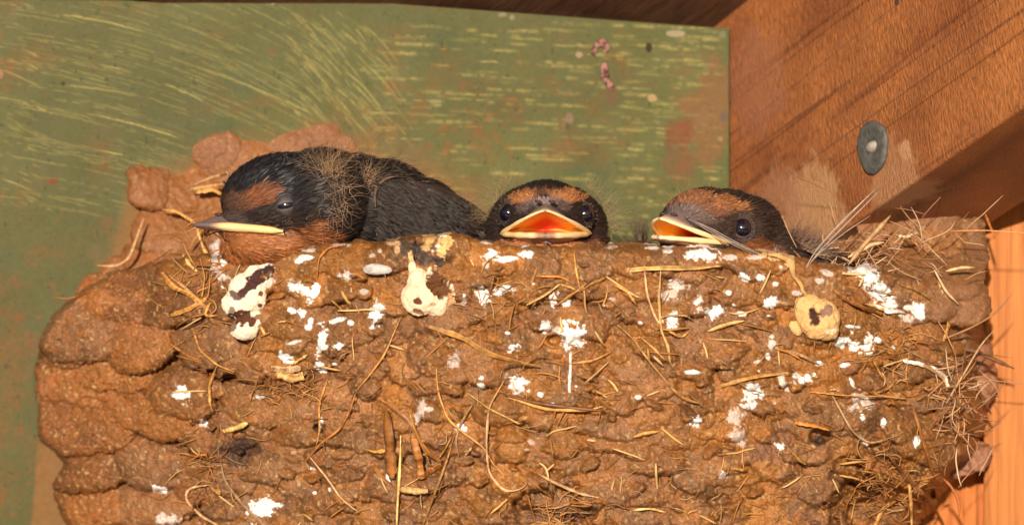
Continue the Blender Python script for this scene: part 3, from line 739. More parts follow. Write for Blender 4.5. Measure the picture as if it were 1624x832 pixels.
# ------------------------------------------------------------------ straw and rootlets
def c_(n): return {'s': (192, 134, 68), 'p': (214, 164, 100), 'd': (150, 94, 46), 'b': (116, 70, 38), 'g': (186, 142, 100), 'w': (226, 206, 184), 'o': (180, 108, 44)}[n]
STRAW = [ # colour, half width, points
 ('p', 6.0, (980, 515), (1003, 535), (1020, 560), (1040, 585), (1062, 612)), ('s', 2.2, (1062, 612), (1080, 630), (1110, 640)), ('s', 4.0, (680, 517), (735, 535), (770, 560), (820, 573), (856, 582)),
 ('p', 3.2, (740, 622), (775, 648), (800, 660), (825, 672)), ('s', 3.6, (650, 650), (658, 680), (680, 730)), ('d', 3.0, (600, 632), (620, 645), (650, 668), (675, 715), (700, 732)), ('p', 2.2, (628, 840), (630, 800), (634, 750), (636, 690)),
 ('s', 1.8, (668, 840), (690, 780), (712, 720), (720, 690)), ('s', 1.7, (692, 580), (694, 620), (710, 665), (740, 690), (768, 710), (780, 735), (800, 755)), ('g', 1.7, (800, 602), (775, 645), (771, 700), (775, 750), (800, 780), (830, 775), (838, 762)),
 ('g', 1.6, (750, 640), (730, 672), (722, 700), (728, 722)), ('b', 2.6, (800, 625), (860, 640), (920, 648), (958, 652)), ('s', 2.2, (806, 630), (870, 650), (950, 650)), ('p', 3.2, (835, 483), (865, 467), (888, 450)), ('s', 2.8, (888, 450), (905, 455), (914, 460)),
 ('s', 3.2, (915, 464), (940, 450), (960, 441)), ('s', 1.8, (884, 484), (905, 468), (930, 450)), ('s', 1.6, (910, 402), (914, 430), (920, 458)), ('o', 1.9, (850, 438), (890, 438), (912, 450)), ('s', 2.4, (975, 452), (995, 462), (1010, 484)), ('g', 1.6, (985, 455), (1000, 465), (1016, 472)),
 ('p', 4.6, (994, 428), (1050, 424), (1100, 426), (1142, 421)), ('g', 1.8, (1022, 420), (1026, 470), (1040, 505), (1050, 520)), ('p', 1.9, (1048, 424), (1045, 470), (1048, 520), (1062, 555), (1060, 570), (1068, 585)), ('g', 1.5, (1040, 505), (1060, 500), (1090, 500), (1100, 510)),
 ('s', 2.2, (1014, 532), (1035, 550), (1055, 572)), ('p', 2.6, (1123, 525), (1150, 515), (1180, 508)), ('s', 1.8, (1060, 525), (1080, 535), (1092, 526)), ('s', 1.8, (905, 576), (940, 572), (970, 558)), ('s', 1.5, (888, 578), (886, 600), (890, 618)),
 ('s', 1.3, (637, 500), (622, 535), (608, 565), (590, 590), (565, 620)), ('d', 1.8, (565, 620), (555, 650), (540, 680), (510, 700), (482, 735)), ('s', 1.6, (520, 600), (506, 640), (507, 680), (500, 710)), ('g', 1.6, (492, 725), (520, 760), (540, 790), (570, 812)),
 ('o', 1.6, (503, 440), (505, 410), (522, 392), (550, 388)), ('p', 3.2, (541, 462), (550, 476), (557, 486)), ('p', 7.5, (440, 590), (465, 600), (482, 595)), ('g', 4.5, (430, 583), (455, 586), (478, 584)), ('p', 1.9, (462, 578), (475, 570), (488, 562)), ('p', 2.0, (413, 518), (418, 525), (422, 532)), ('p', 1.5, (440, 510), (448, 510), (454, 510)),
 ('s', 1.8, (306, 520), (315, 555), (345, 580), (372, 590)), ('s', 2.0, (345, 578), (332, 610), (333, 640), (338, 652)), ('s', 3.8, (258, 432), (275, 455), (300, 465), (328, 490)), ('g', 3.0, (272, 440), (300, 462), (315, 478)), ('s', 3.4, (326, 474), (300, 490), (270, 500)),
 ('p', 3.4, (290, 405), (300, 420), (312, 430)), ('s', 2.2, (300, 395), (308, 380), (330, 352), (345, 348)), ('p', 3.0, (312, 362), (322, 390), (332, 412)), ('p', 3.4, (302, 300), (330, 296), (355, 290)), ('g', 3.0, (305, 296), (335, 282), (360, 274)), ('s', 3.2, (310, 305), (335, 300), (352, 308)),
 ('s', 2.4, (258, 332), (280, 335), (305, 350), (320, 372)), ('g', 2.4, (155, 420), (185, 422), (205, 410), (215, 380), (228, 345)), ('d', 1.5, (84, 470), (110, 474), (140, 464)), ('s', 2.2, (332, 480), (325, 500), (345, 500)), ('s', 3.2, (318, 410), (325, 440), (320, 470)), ('d', 2.4, (270, 545), (300, 565), (320, 572)),
 ('g', 1.8, (432, 845), (385, 800), (355, 760), (350, 728)), ('g', 2.0, (370, 845), (320, 820), (292, 790), (298, 772), (330, 768)), ('s', 1.8, (330, 768), (350, 785), (345, 770)), ('p', 4.2, (355, 683), (375, 678), (392, 670)), ('o', 1.6, (300, 730), (320, 720), (328, 722)),
 ('d', 8.0, (612, 650), (618, 700), (622, 760)), ('d', 6.5, (655, 690), (665, 730), (668, 758)), ('p', 4.8, (634, 775), (660, 778), (678, 778)), ('s', 3.4, (580, 712), (595, 716), (612, 714)), ('o', 4.0, (665, 758), (685, 745), (700, 735)), ('d', 3.0, (590, 735), (605, 755), (630, 778)),
 ('s', 1.6, (695, 728), (708, 708), (716, 692)), ('g', 2.2, (855, 752), (880, 765), (920, 782), (950, 788)), ('o', 2.0, (895, 800), (920, 796), (938, 800)), ('s', 2.4, (1005, 693), (1022, 687), (1045, 683)), ('p', 1.6, (1000, 808), (1030, 806), (1055, 812)),
 ('s', 2.2, (1160, 742), (1175, 744), (1186, 746)), ('s', 3.0, (1250, 590), (1200, 596), (1142, 612)), ('o', 2.2, (1230, 552), (1255, 560), (1272, 572)), ('s', 3.4, (1285, 622), (1340, 627), (1395, 628), (1436, 632)), ('p', 3.0, (1385, 624), (1410, 628), (1436, 632)), ('g', 1.8, (1315, 618), (1332, 650), (1352, 685), (1380, 704), (1408, 696)),
 ('g', 1.6, (1315, 618), (1325, 617), (1332, 620)), ('s', 1.5, (1384, 625), (1410, 615), (1420, 603)), ('s', 3.6, (1497, 540), (1506, 510), (1510, 480)), ('p', 2.2, (1500, 480), (1490, 450), (1484, 428)), ('o', 3.6, (1262, 670), (1290, 674), (1314, 680)), ('s', 2.4, (1256, 716), (1268, 728), (1278, 736)),
 ('g', 2.6, (1432, 572), (1470, 580), (1500, 602), (1502, 618)), ('p', 1.3, (1398, 590), (1404, 600), (1402, 612)), ('s', 1.8, (1386, 572), (1395, 590), (1404, 604)), ('b', 3.4, (1410, 720), (1430, 748), (1465, 785)), ('b', 2.2, (1465, 785), (1485, 810), (1502, 845)), ('p', 4.2, (1442, 766), (1446, 800), (1446, 845)), ('d', 2.6, (1448, 645), (1462, 690), (1482, 758)),
 ('s', 3.0, (1385, 840), (1400, 805), (1425, 790)), ('g', 1.6, (1403, 806), (1420, 810), (1436, 806)), ('g', 2.4, (1240, 555), (1270, 562), (1300, 578)), ('p', 2.4, (1372, 482), (1400, 490), (1432, 496)), ('s', 1.6, (1425, 450), (1455, 460), (1490, 485)), ('d', 3.0, (1320, 460), (1350, 480), (1400, 498)),
]
extra = []
straw_n = 0
for s in STRAW[:99]:
    P = np.array(s[2:], float)
    Pr = resample(P, 34)
    pr = np.minimum.reduce([nest_d(Pr[:, 0], Pr[:, 1])])
    inl = (Pr[:, 1] < np.interp(Pr[:, 0], cx_, top) + 4)
    if inl.any():
        back = np.where(Pr[:, 0] < 700, panel_d(Pr[:, 0]) - 55 - 30 * sstep(300, 400, Pr[:, 1]), 190)
        pr = np.where(inl & (Pr[:, 0] < 360), back, pr)
    ps = np.convolve(np.pad(pr, 4, mode='edge'), np.ones(9) / 9, 'valid')
    big = s[1] >= 3
    if big:
        pm = np.min([np.pad(pr, 3, mode='edge')[k_:k_ + 34] for k_ in range(7)], axis=0); ps = np.convolve(np.pad(pm, 3, mode='edge'), np.ones(7) / 7, 'valid') + 1.5
    dd = np.minimum(ps, pr + 5) - s[1] * (.35 if big else .5) - 1.2
    bow = np.sin(np.linspace(0, np.pi, 34)) * 1.5 - 2.5 * np.exp(-((np.linspace(0, 1, 34) - .0) / .06) ** 2) + .0
    jit = rng.normal(0, 1, (34, 2)); jit = np.cumsum(jit, 0) * .12; Pr = Pr + jit - jit.mean(0)
    P3 = W(Pr[:, 0], Pr[:, 1], dd - bow)
    v, f, c = tube(P3, s[1] * 1.12, 10 if big else 8, lin(*c_(s[0])) * rng.uniform(.7, 1.1), 34, taper=.75 if big else .4, flat=.28 if big else .8, lump=.3, streak=.5, twist=rng.uniform(-1.2, 1.2) if big else 0)
    blot = 1 + .35 * fbm3(v, 16, 2, 5)[:, None]; c = np.clip(c * blot, 0, 1)
    obj('straw' if big else 'rootlet', M_straw, v, f, None, c, nest)

def fibres(n, sampler, L, w, cols, curl=1.0, dfun=nest_d, lift=4, seg=9, seed=0):
    r = np.random.default_rng(seed); Vs = []; Qs = []; Cs = []; off = 0
    for i in range(n):
        x, y = sampler(r); a = r.uniform(0, 2 * np.pi); l = L * r.uniform(.3, 1.5); curl_ = curl * r.choice([.25, .4, 1.0])
        da = np.cumsum(r.normal(0, curl_ * 0.3, seg)) + r.normal(0, .10 * curl_) * np.arange(seg)
        xs = x + np.cumsum(np.cos(a + da)) * l / seg; ys = y + np.cumsum(np.sin(a + da)) * l / seg * .8
        d = dfun(xs, ys); d = np.convolve(np.pad(d, 2, mode='edge'), np.ones(5) / 5, 'valid')
        d = np.minimum(d, dfun(xs, ys) + 3) - r.uniform(-.3, 1) * lift - w * .3
        v, f, c = tube(W(xs, ys, d), w * r.uniform(.6, 1.4), 4, lin(*cols[r.integers(len(cols))]) * r.uniform(.75, 1.15), seg, taper=.4, flat=1, streak=.1, close=False)
        Vs.append(v); Qs.append(f + off); Cs.append(c); off += len(v)
    return np.concatenate(Vs), np.concatenate(Qs), np.concatenate(Cs)

cl = [(190, 132, 70), (166, 108, 56), (140, 90, 50), (184, 140, 92)]
allV = []; allQ = []; allC = []; off = 0
def addf(t):
    global off
    allV.append(t[0]); allQ.append(t[1] + off); allC.append(t[2]); off += len(t[0])
addf(fibres(330, lambda r: (r.uniform(330, 1500), r.uniform(430, 850)), 34, .75, cl, 1, seed=1))
addf(fibres(110, lambda r: (r.uniform(300, 1500), r.uniform(420, 850)), 44, 1.7, [(200, 148, 84), (214, 170, 112), (168, 112, 60)], .35, lift=3, seed=21))
addf(fibres(60, lambda r: (r.normal(478, 26), r.normal(612, 18)), 40, .8, cl, 1.6, lift=7, seed=2))
addf(fibres(90, lambda r: (r.normal(1405, 24), r.normal(770, 26)), 46, .9, cl, 1.5, lift=14, seed=3))
addf(fibres(60, lambda r: (r.normal(1415, 26), r.normal(575, 34)), 38, .8, cl, 1.2, lift=8, seed=4))
addf(fibres(50, lambda r: (r.normal(890, 36), r.normal(815, 12)), 40, 1.0, cl, 1.2, lift=8, seed=5))
addf(fibres(70, lambda r: (r.normal(310, 18), r.normal(430, 50)), 46, 1.0, cl, 1, lift=8, seed=6))
addf(fibres(40, lambda r: (r.normal(330, 25), r.normal(745, 40)), 44, .9, cl, 1.2, lift=6, seed=7))
addf(fibres(60, lambda r: (r.normal(830, 60), r.normal(470, 16)), 34, .8, cl, 1.0, lift=6, seed=8))
dr = lambda x, y: 250 + 0 * np.asarray(x)
gl = [(206, 170, 136), (170, 120, 84), (190, 140, 96), (130, 86, 52)]
addf(fibres(130, lambda r: (r.normal(1515, 22), r.normal(632, 40)), 60, .9, gl, .7, dfun=dr, lift=90, seed=9))
addf(fibres(60, lambda r: (r.normal(1440, 60), r.normal(400, 26)), 70, .7, gl, .6, dfun=lambda x, y: 205 + 0 * np.asarray(x), lift=50, seed=10))
addf(fibres(40, lambda r: (r.normal(1350, 40), r.normal(400, 12)), 60, .9, gl, .5, dfun=lambda x, y: 170 + 0 * np.asarray(x), lift=30, seed=11))
fo = obj('root_hairs', M_fibre, np.concatenate(allV), np.concatenate(allQ), None, np.concatenate(allC), nest)
fo['kind'] = 'stuff'

# twigs that stick out over the post and board, rooted in the nest
def twig(pts, w, c, name='twig'):
    P = np.array(pts, float)
    v, f, cc = tube(W(P[:, 0], P[:, 1], P[:, 2]), w, 6, lin(*c), 26, taper=.35, flat=.9, lump=.25)
    return obj(name, M_straw, v, f, None, cc, nest)
twig([(1490, 540, 180), (1540, 520, 190), (1575, 500, 200), (1606, 466, 210)], 1.8, (150, 104, 66))
twig([(1500, 640, 170), (1530, 590, 190), (1556, 545, 210), (1580, 520, 225)], 1.6, (184, 146, 108))
twig([(1520, 550, 250), (1555, 560, 262), (1608, 584, 285)], 4.0, (120, 80, 56))
twig([(1540, 585, 290), (1552, 620, 300), (1572, 656, 312)], 3.2, (110, 64, 38))
twig([(1495, 757, 230), (1508, 770, 240), (1520, 790, 250), (1522, 818, 260)], 2.6, (176, 104, 60))
twig([(1500, 430, 190), (1525, 424, 190), (1545, 424, 195)], 2.6, (206, 160, 118))
twig([(1480, 424, 170), (1500, 462, 170), (1520, 482, 175)], 2.2, (206, 166, 124))
twig([(1508, 366, 150), (1560, 365, 150), (1640, 370, 150)], 1.0, (206, 140, 84))
twig([(1562, 338, 280), (1570, 358, 240), (1578, 378, 205)], 2.2, (196, 116, 56))
twig([(1345, 420, 130), (1370, 388, 140), (1405, 350, 150), (1412, 342, 155)], 4.6, (178, 138, 96))
twig([(1345, 408, 140), (1380, 388, 146), (1402, 384, 150)], 3.6, (190, 156, 116))
twig([(1420, 372, 190), (1436, 376, 190), (1456, 368, 190)], 3.0, (206, 176, 140))

# ------------------------------------------------------------------ solid lumps (droppings, pebble)
def ico(sub=3):
    import bmesh
    bm = bmesh.new(); bmesh.ops.create_icosphere(bm, subdivisions=sub, radius=1)
    V = np.array([v.co[:] for v in bm.verts]); F = np.array([[v.index for v in f.verts] for f in bm.faces]); bm.free()
    return V, F
ICO = ico(3); ICO4 = ico(4)

def blobs(ells, voxel=2.2, smooth=6):
    """Union of ellipsoids (centre, radii, 3x3 axes) as ONE continuous surface."""
    Vs = []; Fs = []; off = 0
    for (c, r, ax) in ells:
        v = (ICO[0] * np.array(r)) @ np.array(ax) + np.array(c)
        Vs.append(v); Fs.append(ICO[1] + off); off += len(v)
    V = np.concatenate(Vs); F = np.concatenate(Fs)
    me = bpy.data.meshes.new('tmp'); me.from_pydata([tuple(p) for p in V], [], [tuple(int(k) for k in f) for f in F])
    o = bpy.data.objects.new('tmp', me); col.objects.link(o)
    m = o.modifiers.new('r', 'REMESH'); m.mode = 'VOXEL'; m.voxel_size = voxel
    s = o.modifiers.new('s', 'SMOOTH'); s.factor = 0.6; s.iterations = smooth
    dg = bpy.context.evaluated_depsgraph_get(); dg.update()
    em = bpy.data.meshes.new_from_object(o.evaluated_get(dg), depsgraph=dg)
    V = np.zeros(len(em.vertices) * 3); em.vertices.foreach_get('co', V); V = V.reshape(-1, 3)
    em.calc_loop_triangles()
    T = np.zeros(len(em.loop_triangles) * 3, np.int32); em.loop_triangles.foreach_get('vertices', T); T = T.reshape(-1, 3)
    bpy.data.objects.remove(o); bpy.data.meshes.remove(em); bpy.data.meshes.remove(me)
    return V, T
I3 = np.eye(3)
def rotY(a):      # rotation in the picture plane, counter-clockwise
    a = math.radians(a); return np.array([[math.cos(a), 0, math.sin(a)], [0, 1, 0], [-math.sin(a), 0, math.cos(a)]])

def vnormals(V, T):
    n = np.cross(V[T[:, 1]] - V[T[:, 0]], V[T[:, 2]] - V[T[:, 0]])
    N = np.zeros_like(V)
    for k in range(3): np.add.at(N, T[:, k], n)
    return N / (np.linalg.norm(N, axis=1, keepdims=True) + 1e-12)

def lump(name, ells, label, cat, colour, marks, group=None, amp=2.5, voxel=1.6):
    V, T = blobs(ells, voxel, 4)
    N = vnormals(V, T)
    V = V + N * (fbm3(V, 22, 3, 4) * amp * 1.6 + fbm3(V, 6, 2, 9) * amp * .6)[:, None]
    px, py = unW(V)
    C = lin(*colour) * (1 + .10 * fbm3(V, 14, 3, 2)[:, None]) * np.ones((len(V), 1))
    for (cx, cy, rx, ry, rot, c, a, h) in marks:
        an = math.radians(rot); dx = px - cx; dy = py - cy
        u = (dx * math.cos(an) + dy * math.sin(an)) / rx; v = (-dx * math.sin(an) + dy * math.cos(an)) / ry
        q = 1 - np.hypot(u, v) + .75 * fbm(px, py, 9, 3, int(cx) % 13)
        k = (sstep(-.03, .12, q) * a * (N[:, 1] < .3))
        C = C * (1 - k[:, None]) + lin(*c) * k[:, None]
        V = V - N * (k * h)[:, None]
    o = obj(name, M_dung, V, None, T, C)
    tag(o, label, cat, group)
    return o
def nd(x, y): return float(np.median(nest_d([x, x - 8, x + 8], [y, y - 8, y + 8])))
G = 'dropping sacs stuck on the nest front'
d1 = nd(395, 465)
lump('dropping_sac', [(W(408, 440, d1 - 6), (24, 16, 22), I3), (W(392, 465, d1 - 10), (32, 20, 34), rotY(25)), (W(378, 482, d1 - 8), (27, 18, 24), I3), (W(398, 505, d1 - 4), (22, 15, 22), I3), (W(387, 522, d1 - 6), (24, 18, 19), I3), (W(425, 428, d1 - 6), (16, 14, 13), I3)],
     'long creamy white dropping sac with dark brown streaks hanging below the left chick', 'dropping', (236, 214, 190),
     [(405, 443, 40, 10, -38, (66, 36, 34), 1, 2.5), (428, 428, 14, 10, 0, (52, 34, 34), 1, 1), (374, 468, 12, 7, 0, (76, 44, 44), .9, 1), (385, 505, 26, 10, 5, (84, 46, 30), 1, 2.5), (365, 515, 7, 10, 0, (96, 60, 40), .9, 1), (414, 466, 4, 4, 0, (110, 66, 40), 1, 1), (413, 484, 4, 3, 0, (90, 60, 50), 1, 1), (368, 496, 6, 10, 0, (80, 46, 40), .8, 1)], G)
d2 = nd(672, 470)
lump('dropping_sac', [(W(668, 472, d2 - 10), (33, 22, 29), I3), (W(662, 446, d2 - 6), (17, 14, 22), rotY(-10)), (W(655, 428, d2 - 3), (7, 7, 15), I3), (W(698, 462, d2 - 6), (24, 16, 24), I3), (W(712, 470, d2 - 4), (12, 10, 16), I3), (W(690, 484, d2 - 6), (22, 16, 18), I3), (W(690, 440, d2 - 2), (14, 10, 20), I3)],
     'rounded creamy dropping sac with a dark brown crumbly hollow under the rim notch', 'dropping', (240, 206, 174),
     [(694, 446, 20, 24, -35, (92, 54, 28), 1, 5), (703, 458, 16, 14, -30, (100, 62, 34), 1, 5), (661, 478, 7, 6, 0, (96, 50, 28), 1, 2), (664, 495, 8, 4, 20, (120, 70, 36), .9, 1), (688, 484, 6, 5, 0, (200, 130, 96), .8, 1), (716, 480, 6, 12, 0, (180, 130, 86), .8, 1)], G)
d3 = nd(1297, 505)
lump('dropping_sac', [(W(1298, 506, d3 - 10), (34, 24, 33), I3), (W(1282, 492, d3 - 8), (25, 18, 26), I3), (W(1310, 522, d3 - 8), (22, 16, 18), I3), (W(1262, 520, d3 - 2), (9, 8, 14), rotY(30)), (W(1272, 482, d3 - 4), (14, 10, 14), I3)],
     'yellowish tan round dropping sac with a small dark hole on the right of the nest', 'dropping', (214, 168, 112),
     [(1291, 500, 9, 15, -12, (66, 34, 22), 1, 5), (1286, 491, 6, 5, 0, (60, 32, 22), 1, 3), (1311, 492, 9, 12, 30, (110, 80, 80), .8, 1), (1318, 525, 10, 6, -20, (232, 205, 170), .9, 0)], G)
# cream strip running from the rim down to the third sac
def strip(pts, w, c, label, cat, name):
    P = resample(np.array(pts, float), 40)
    d = nest_d(P[:, 0], P[:, 1]); d = np.convolve(np.pad(d, 3, mode='edge'), np.ones(7) / 7, 'valid') - 4
    ww = np.interp(np.linspace(0, 1, 40), np.linspace(0, 1, len(w)), w)
    s = np.linspace(0, 1, 40)
    P3 = W(P[:, 0], P[:, 1], d)
    v, f, cc = tube(P3, 1.0, 10, lin(*c), 40, taper=1, flat=1, streak=.1)
    ctr = np.repeat(P3, 10, 0); o = v - ctr; o[:, 0] *= np.repeat(ww, 10); o[:, 2] *= np.repeat(ww, 10); o[:, 1] *= np.repeat(np.minimum(ww, 6), 10) * .5
    v = ctr + o; v = v + (fbm3(v, 14, 3, 3) * 2.5)[:, None]
    px, py = unW(v); m = fbm(px, py, 10, 3, 5) > .28
    cc[m] = cc[m] * .45 + lin(196, 120, 50) * .3
    t = obj(name, M_dung, v, f, None, cc); tag(t, label, cat); return t
strip([(1216, 404), (1238, 406), (1256, 414), (1258, 432), (1268, 452), (1282, 474)], [2, 4, 6, 4, 3, 3], (198, 154, 100), 'dried cream streak from the rim down to the tan dropping sac', 'dropping', 'dropping_streak')
strip([(650, 400), (652, 416), (662, 432)], [4, 5, 7], (216, 178, 128), 'narrow cream stalk above the hollow dropping sac', 'dropping', 'dropping_flake')
dp = nd(600, 427)
lump('pebble', [(W(598, 427, dp - 2), (22, 9, 9), I3), (W(606, 428, dp - 2), (17, 8, 8), I3)], 'smooth pale grey pebble pressed into the mud below the rim', 'pebble', (196, 188, 184), [(585, 426, 7, 5, 0, (150, 140, 136), .7, 0)], None, 1.2)
# curled white flakes along the right side
strip([(1432, 572), (1455, 574), (1480, 584), (1500, 596), (1504, 612)], [2.5, 3.5, 3, 3.5, 2.5], (238, 226, 214), 'white curled dropping streak dangling at the right end of the nest', 'dropping', 'dropping_streak')
strip([(1380, 482), (1405, 492), (1434, 496)], [2.2, 4, 2], (240, 230, 222), 'short white dropping streak right of the tan sac', 'dropping', 'dropping_streak')
# ------------------------------------------------------------------ birds
class Frame:
    def __init__(s, px, py, d, yaw, pitch=0, roll=0, sc=1.0):
        s.o = W(px, py, d); t = math.radians(yaw); p = math.radians(pitch); s.sc = sc
        f = np.array([-math.sin(t) * math.cos(p), -math.cos(t) * math.cos(p), math.sin(p)])
        l = np.array([math.cos(t), -math.sin(t), 0.0])
        u = np.cross(l, f); u = u if u[2] > 0 else -u
        r = math.radians(roll); l, u = l * math.cos(r) + u * math.sin(r), u * math.cos(r) - l * math.sin(r)
        s.ax = np.array([l, f, u])
    def w(s, p): return s.o + (np.asarray(p, float) * s.sc) @ s.ax
    def inv(s, v): return ((v - s.o) @ s.ax.T) / s.sc

def sample_surface(V, T, n, r, keep=None):
    a = V[T[:, 0]]; b = V[T[:, 1]]; c = V[T[:, 2]]
    nn = np.cross(b - a, c - a); ar = np.linalg.norm(nn, axis=1)
    cen = (a + b + c) / 3
    if keep is not None: ar = ar * keep(cen)
    idx = r.choice(len(T), n, p=ar / ar.sum())
    u = r.random(n); v = r.random(n); fl = u + v > 1; u[fl] = 1 - u[fl]; v[fl] = 1 - v[fl]
    P = a[idx] + (b - a)[idx] * u[:, None] + (c - a)[idx] * v[:, None]
    N = nn[idx] / (np.linalg.norm(nn[idx], axis=1, keepdims=True) + 1e-9)
    return P, N

def feathers(P, N, flow, L, Wd, lift, C, r, tipc=1.0, seg=3):
    n = len(P)
    F = flow - N * np.sum(flow * N, 1, keepdims=True)
    F = F + r.normal(0, .16, (n, 3)); F = F - N * np.sum(F * N, 1, keepdims=True)
    F /= np.linalg.norm(F, axis=1, keepdims=True) + 1e-9
    S = np.cross(F, N)
    tilt = r.normal(0, .35, (n, 1)); S = S * np.cos(tilt) + N * np.sin(tilt)
    L = np.broadcast_to(L, n)[:, None]; Wd = np.broadcast_to(Wd, n)[:, None]; lf = np.broadcast_to(lift, n)[:, None]
    bend = r.normal(0, .1, (n, 1))
    V = []; wp = [.55, 1.0, .75, 0.0]
    for k in range(seg + 1):
        t = k / seg
        ctr = P + F * L * t + N * (lf * L * (t - .38 * t * t) + .3) + S * bend * L * t * t
        V.append(ctr - S * Wd * wp[k]); V.append(ctr + S * Wd * wp[k])
    V = np.stack(V[:7], 1)                                          # 7 verts
    b = np.arange(n)[:, None] * 7
    q = np.concatenate([b + np.array([[0, 1, 3, 2]]), b + np.array([[2, 3, 5, 4]])])
    t = b + np.array([[4, 5, 6]])
    sh = np.array([.8, .8, 1, 1, 1.05, 1.05, tipc])[None, :, None]
    CC = C[:, None] * sh
    return V.reshape(-1, 3), q, t, CC.reshape(-1, 3)

def hairs(P, dirs, L, w, C, r, curl=.25, seg=7, droop=0.0):
    n = len(P); dirs = dirs / (np.linalg.norm(dirs, axis=1, keepdims=True) + 1e-9)
    rnd = r.normal(0, 1, (n, 3)); A = np.cross(dirs, rnd); A /= np.linalg.norm(A, axis=1, keepdims=True) + 1e-9
    B = np.cross(dirs, A); k1 = r.normal(0, curl, (n, 1)); k2 = r.normal(0, curl * .6, (n, 1)); ph = r.random((n, 1)) * 6
    L = np.broadcast_to(L, n)[:, None]; V = []
    for k in range(seg):
        t = k / (seg - 1)
        c = P + dirs * L * t + A * L * (k1 * t * t) + B * L * k2 * np.sin(ph + t * 5) * t * .5 - np.array([0, 0, droop]) * L * t * t
        ww = w * (1 - .75 * t)
        for j in range(3):
            an = j * 2.094; V.append(c + (A * math.cos(an) + B * math.sin(an)) * ww)
    V = np.stack(V, 1); m = seg * 3
    q = grid_quads(seg, 3, True); Q = (np.arange(n)[:, None, None] * m + q[None]).reshape(-1, 4)
    CC = np.repeat(C[:, None], m, 1)
    return V.reshape(-1, 3), Q, CC.reshape(-1, 3)

def softpatch(px, py, lst, C, r=None):
    for (cx, cy, rx, ry, rot, c, a) in lst:
        an = math.radians(rot); dx = px - cx; dy = py - cy
        u = (dx * math.cos(an) + dy * math.sin(an)) / rx; v = (-dx * math.sin(an) + dy * math.cos(an)) / ry
        q = 1 - np.hypot(u, v) + .4 * fbm(px, py, 14, 3, int(abs(cx)) % 11)
        if r is not None: q = q + r.normal(0, .10, len(px))
        k = (sstep(-.12, .25, q) * a)[:, None]
        C = C * (1 - k) + lin(*c) * k
    return C

def rim_curve(bp, n=33):
    """Upper and lower edges of the gape in the head frame: (n,3) each, from right (-) to left (+)."""
    t = np.linspace(-1, 1, n); at = np.abs(t)
    Lw = bp['c'] * np.sign(t) * at ** bp.get('round', 1.0)
    up = np.stack([Lw, bp['Fc'] + (bp['Fu'] - bp['Fc']) * (1 - at ** bp['pf']), bp['Uc'] + (bp['Uu'] - bp['Uc']) * (1 - at ** bp['pu'])], 1)
    lo = np.stack([Lw * .97, bp['Fc'] + (bp['Fl'] - bp['Fc']) * (1 - at ** bp['pf']), bp['Uc'] + (bp['Ul'] - bp['Uc']) * (1 - at ** bp.get('pl', 1.6))], 1)
    return t, up, lo

def loft(rings, C):
    nr = len(rings); n = len(rings[0])
    return np.concatenate(rings), grid_quads(nr, n), np.concatenate([np.ones((n, 1)) * c if np.ndim(c) == 1 else c for c in C])

def flange_tube(P, rad, C, fr, sq=1.0, sides=8):
    n = len(P); T = np.gradient(P, axis=0); T /= np.linalg.norm(T, axis=1, keepdims=True)
    Uv = np.array([0, 0, 1.0]); A = np.cross(T, Uv); A /= np.linalg.norm(A, axis=1, keepdims=True) + 1e-9; B = np.cross(A, T)
    an = np.arange(sides) / sides * 2 * np.pi
    V = P[:, None] + (A[:, None] * np.cos(an)[None, :, None] + B[:, None] * np.sin(an)[None, :, None] * sq) * rad[:, None, None]
    return fr.w(V.reshape(-1, 3)), grid_quads(n, sides, True), np.repeat(C, sides, 0)

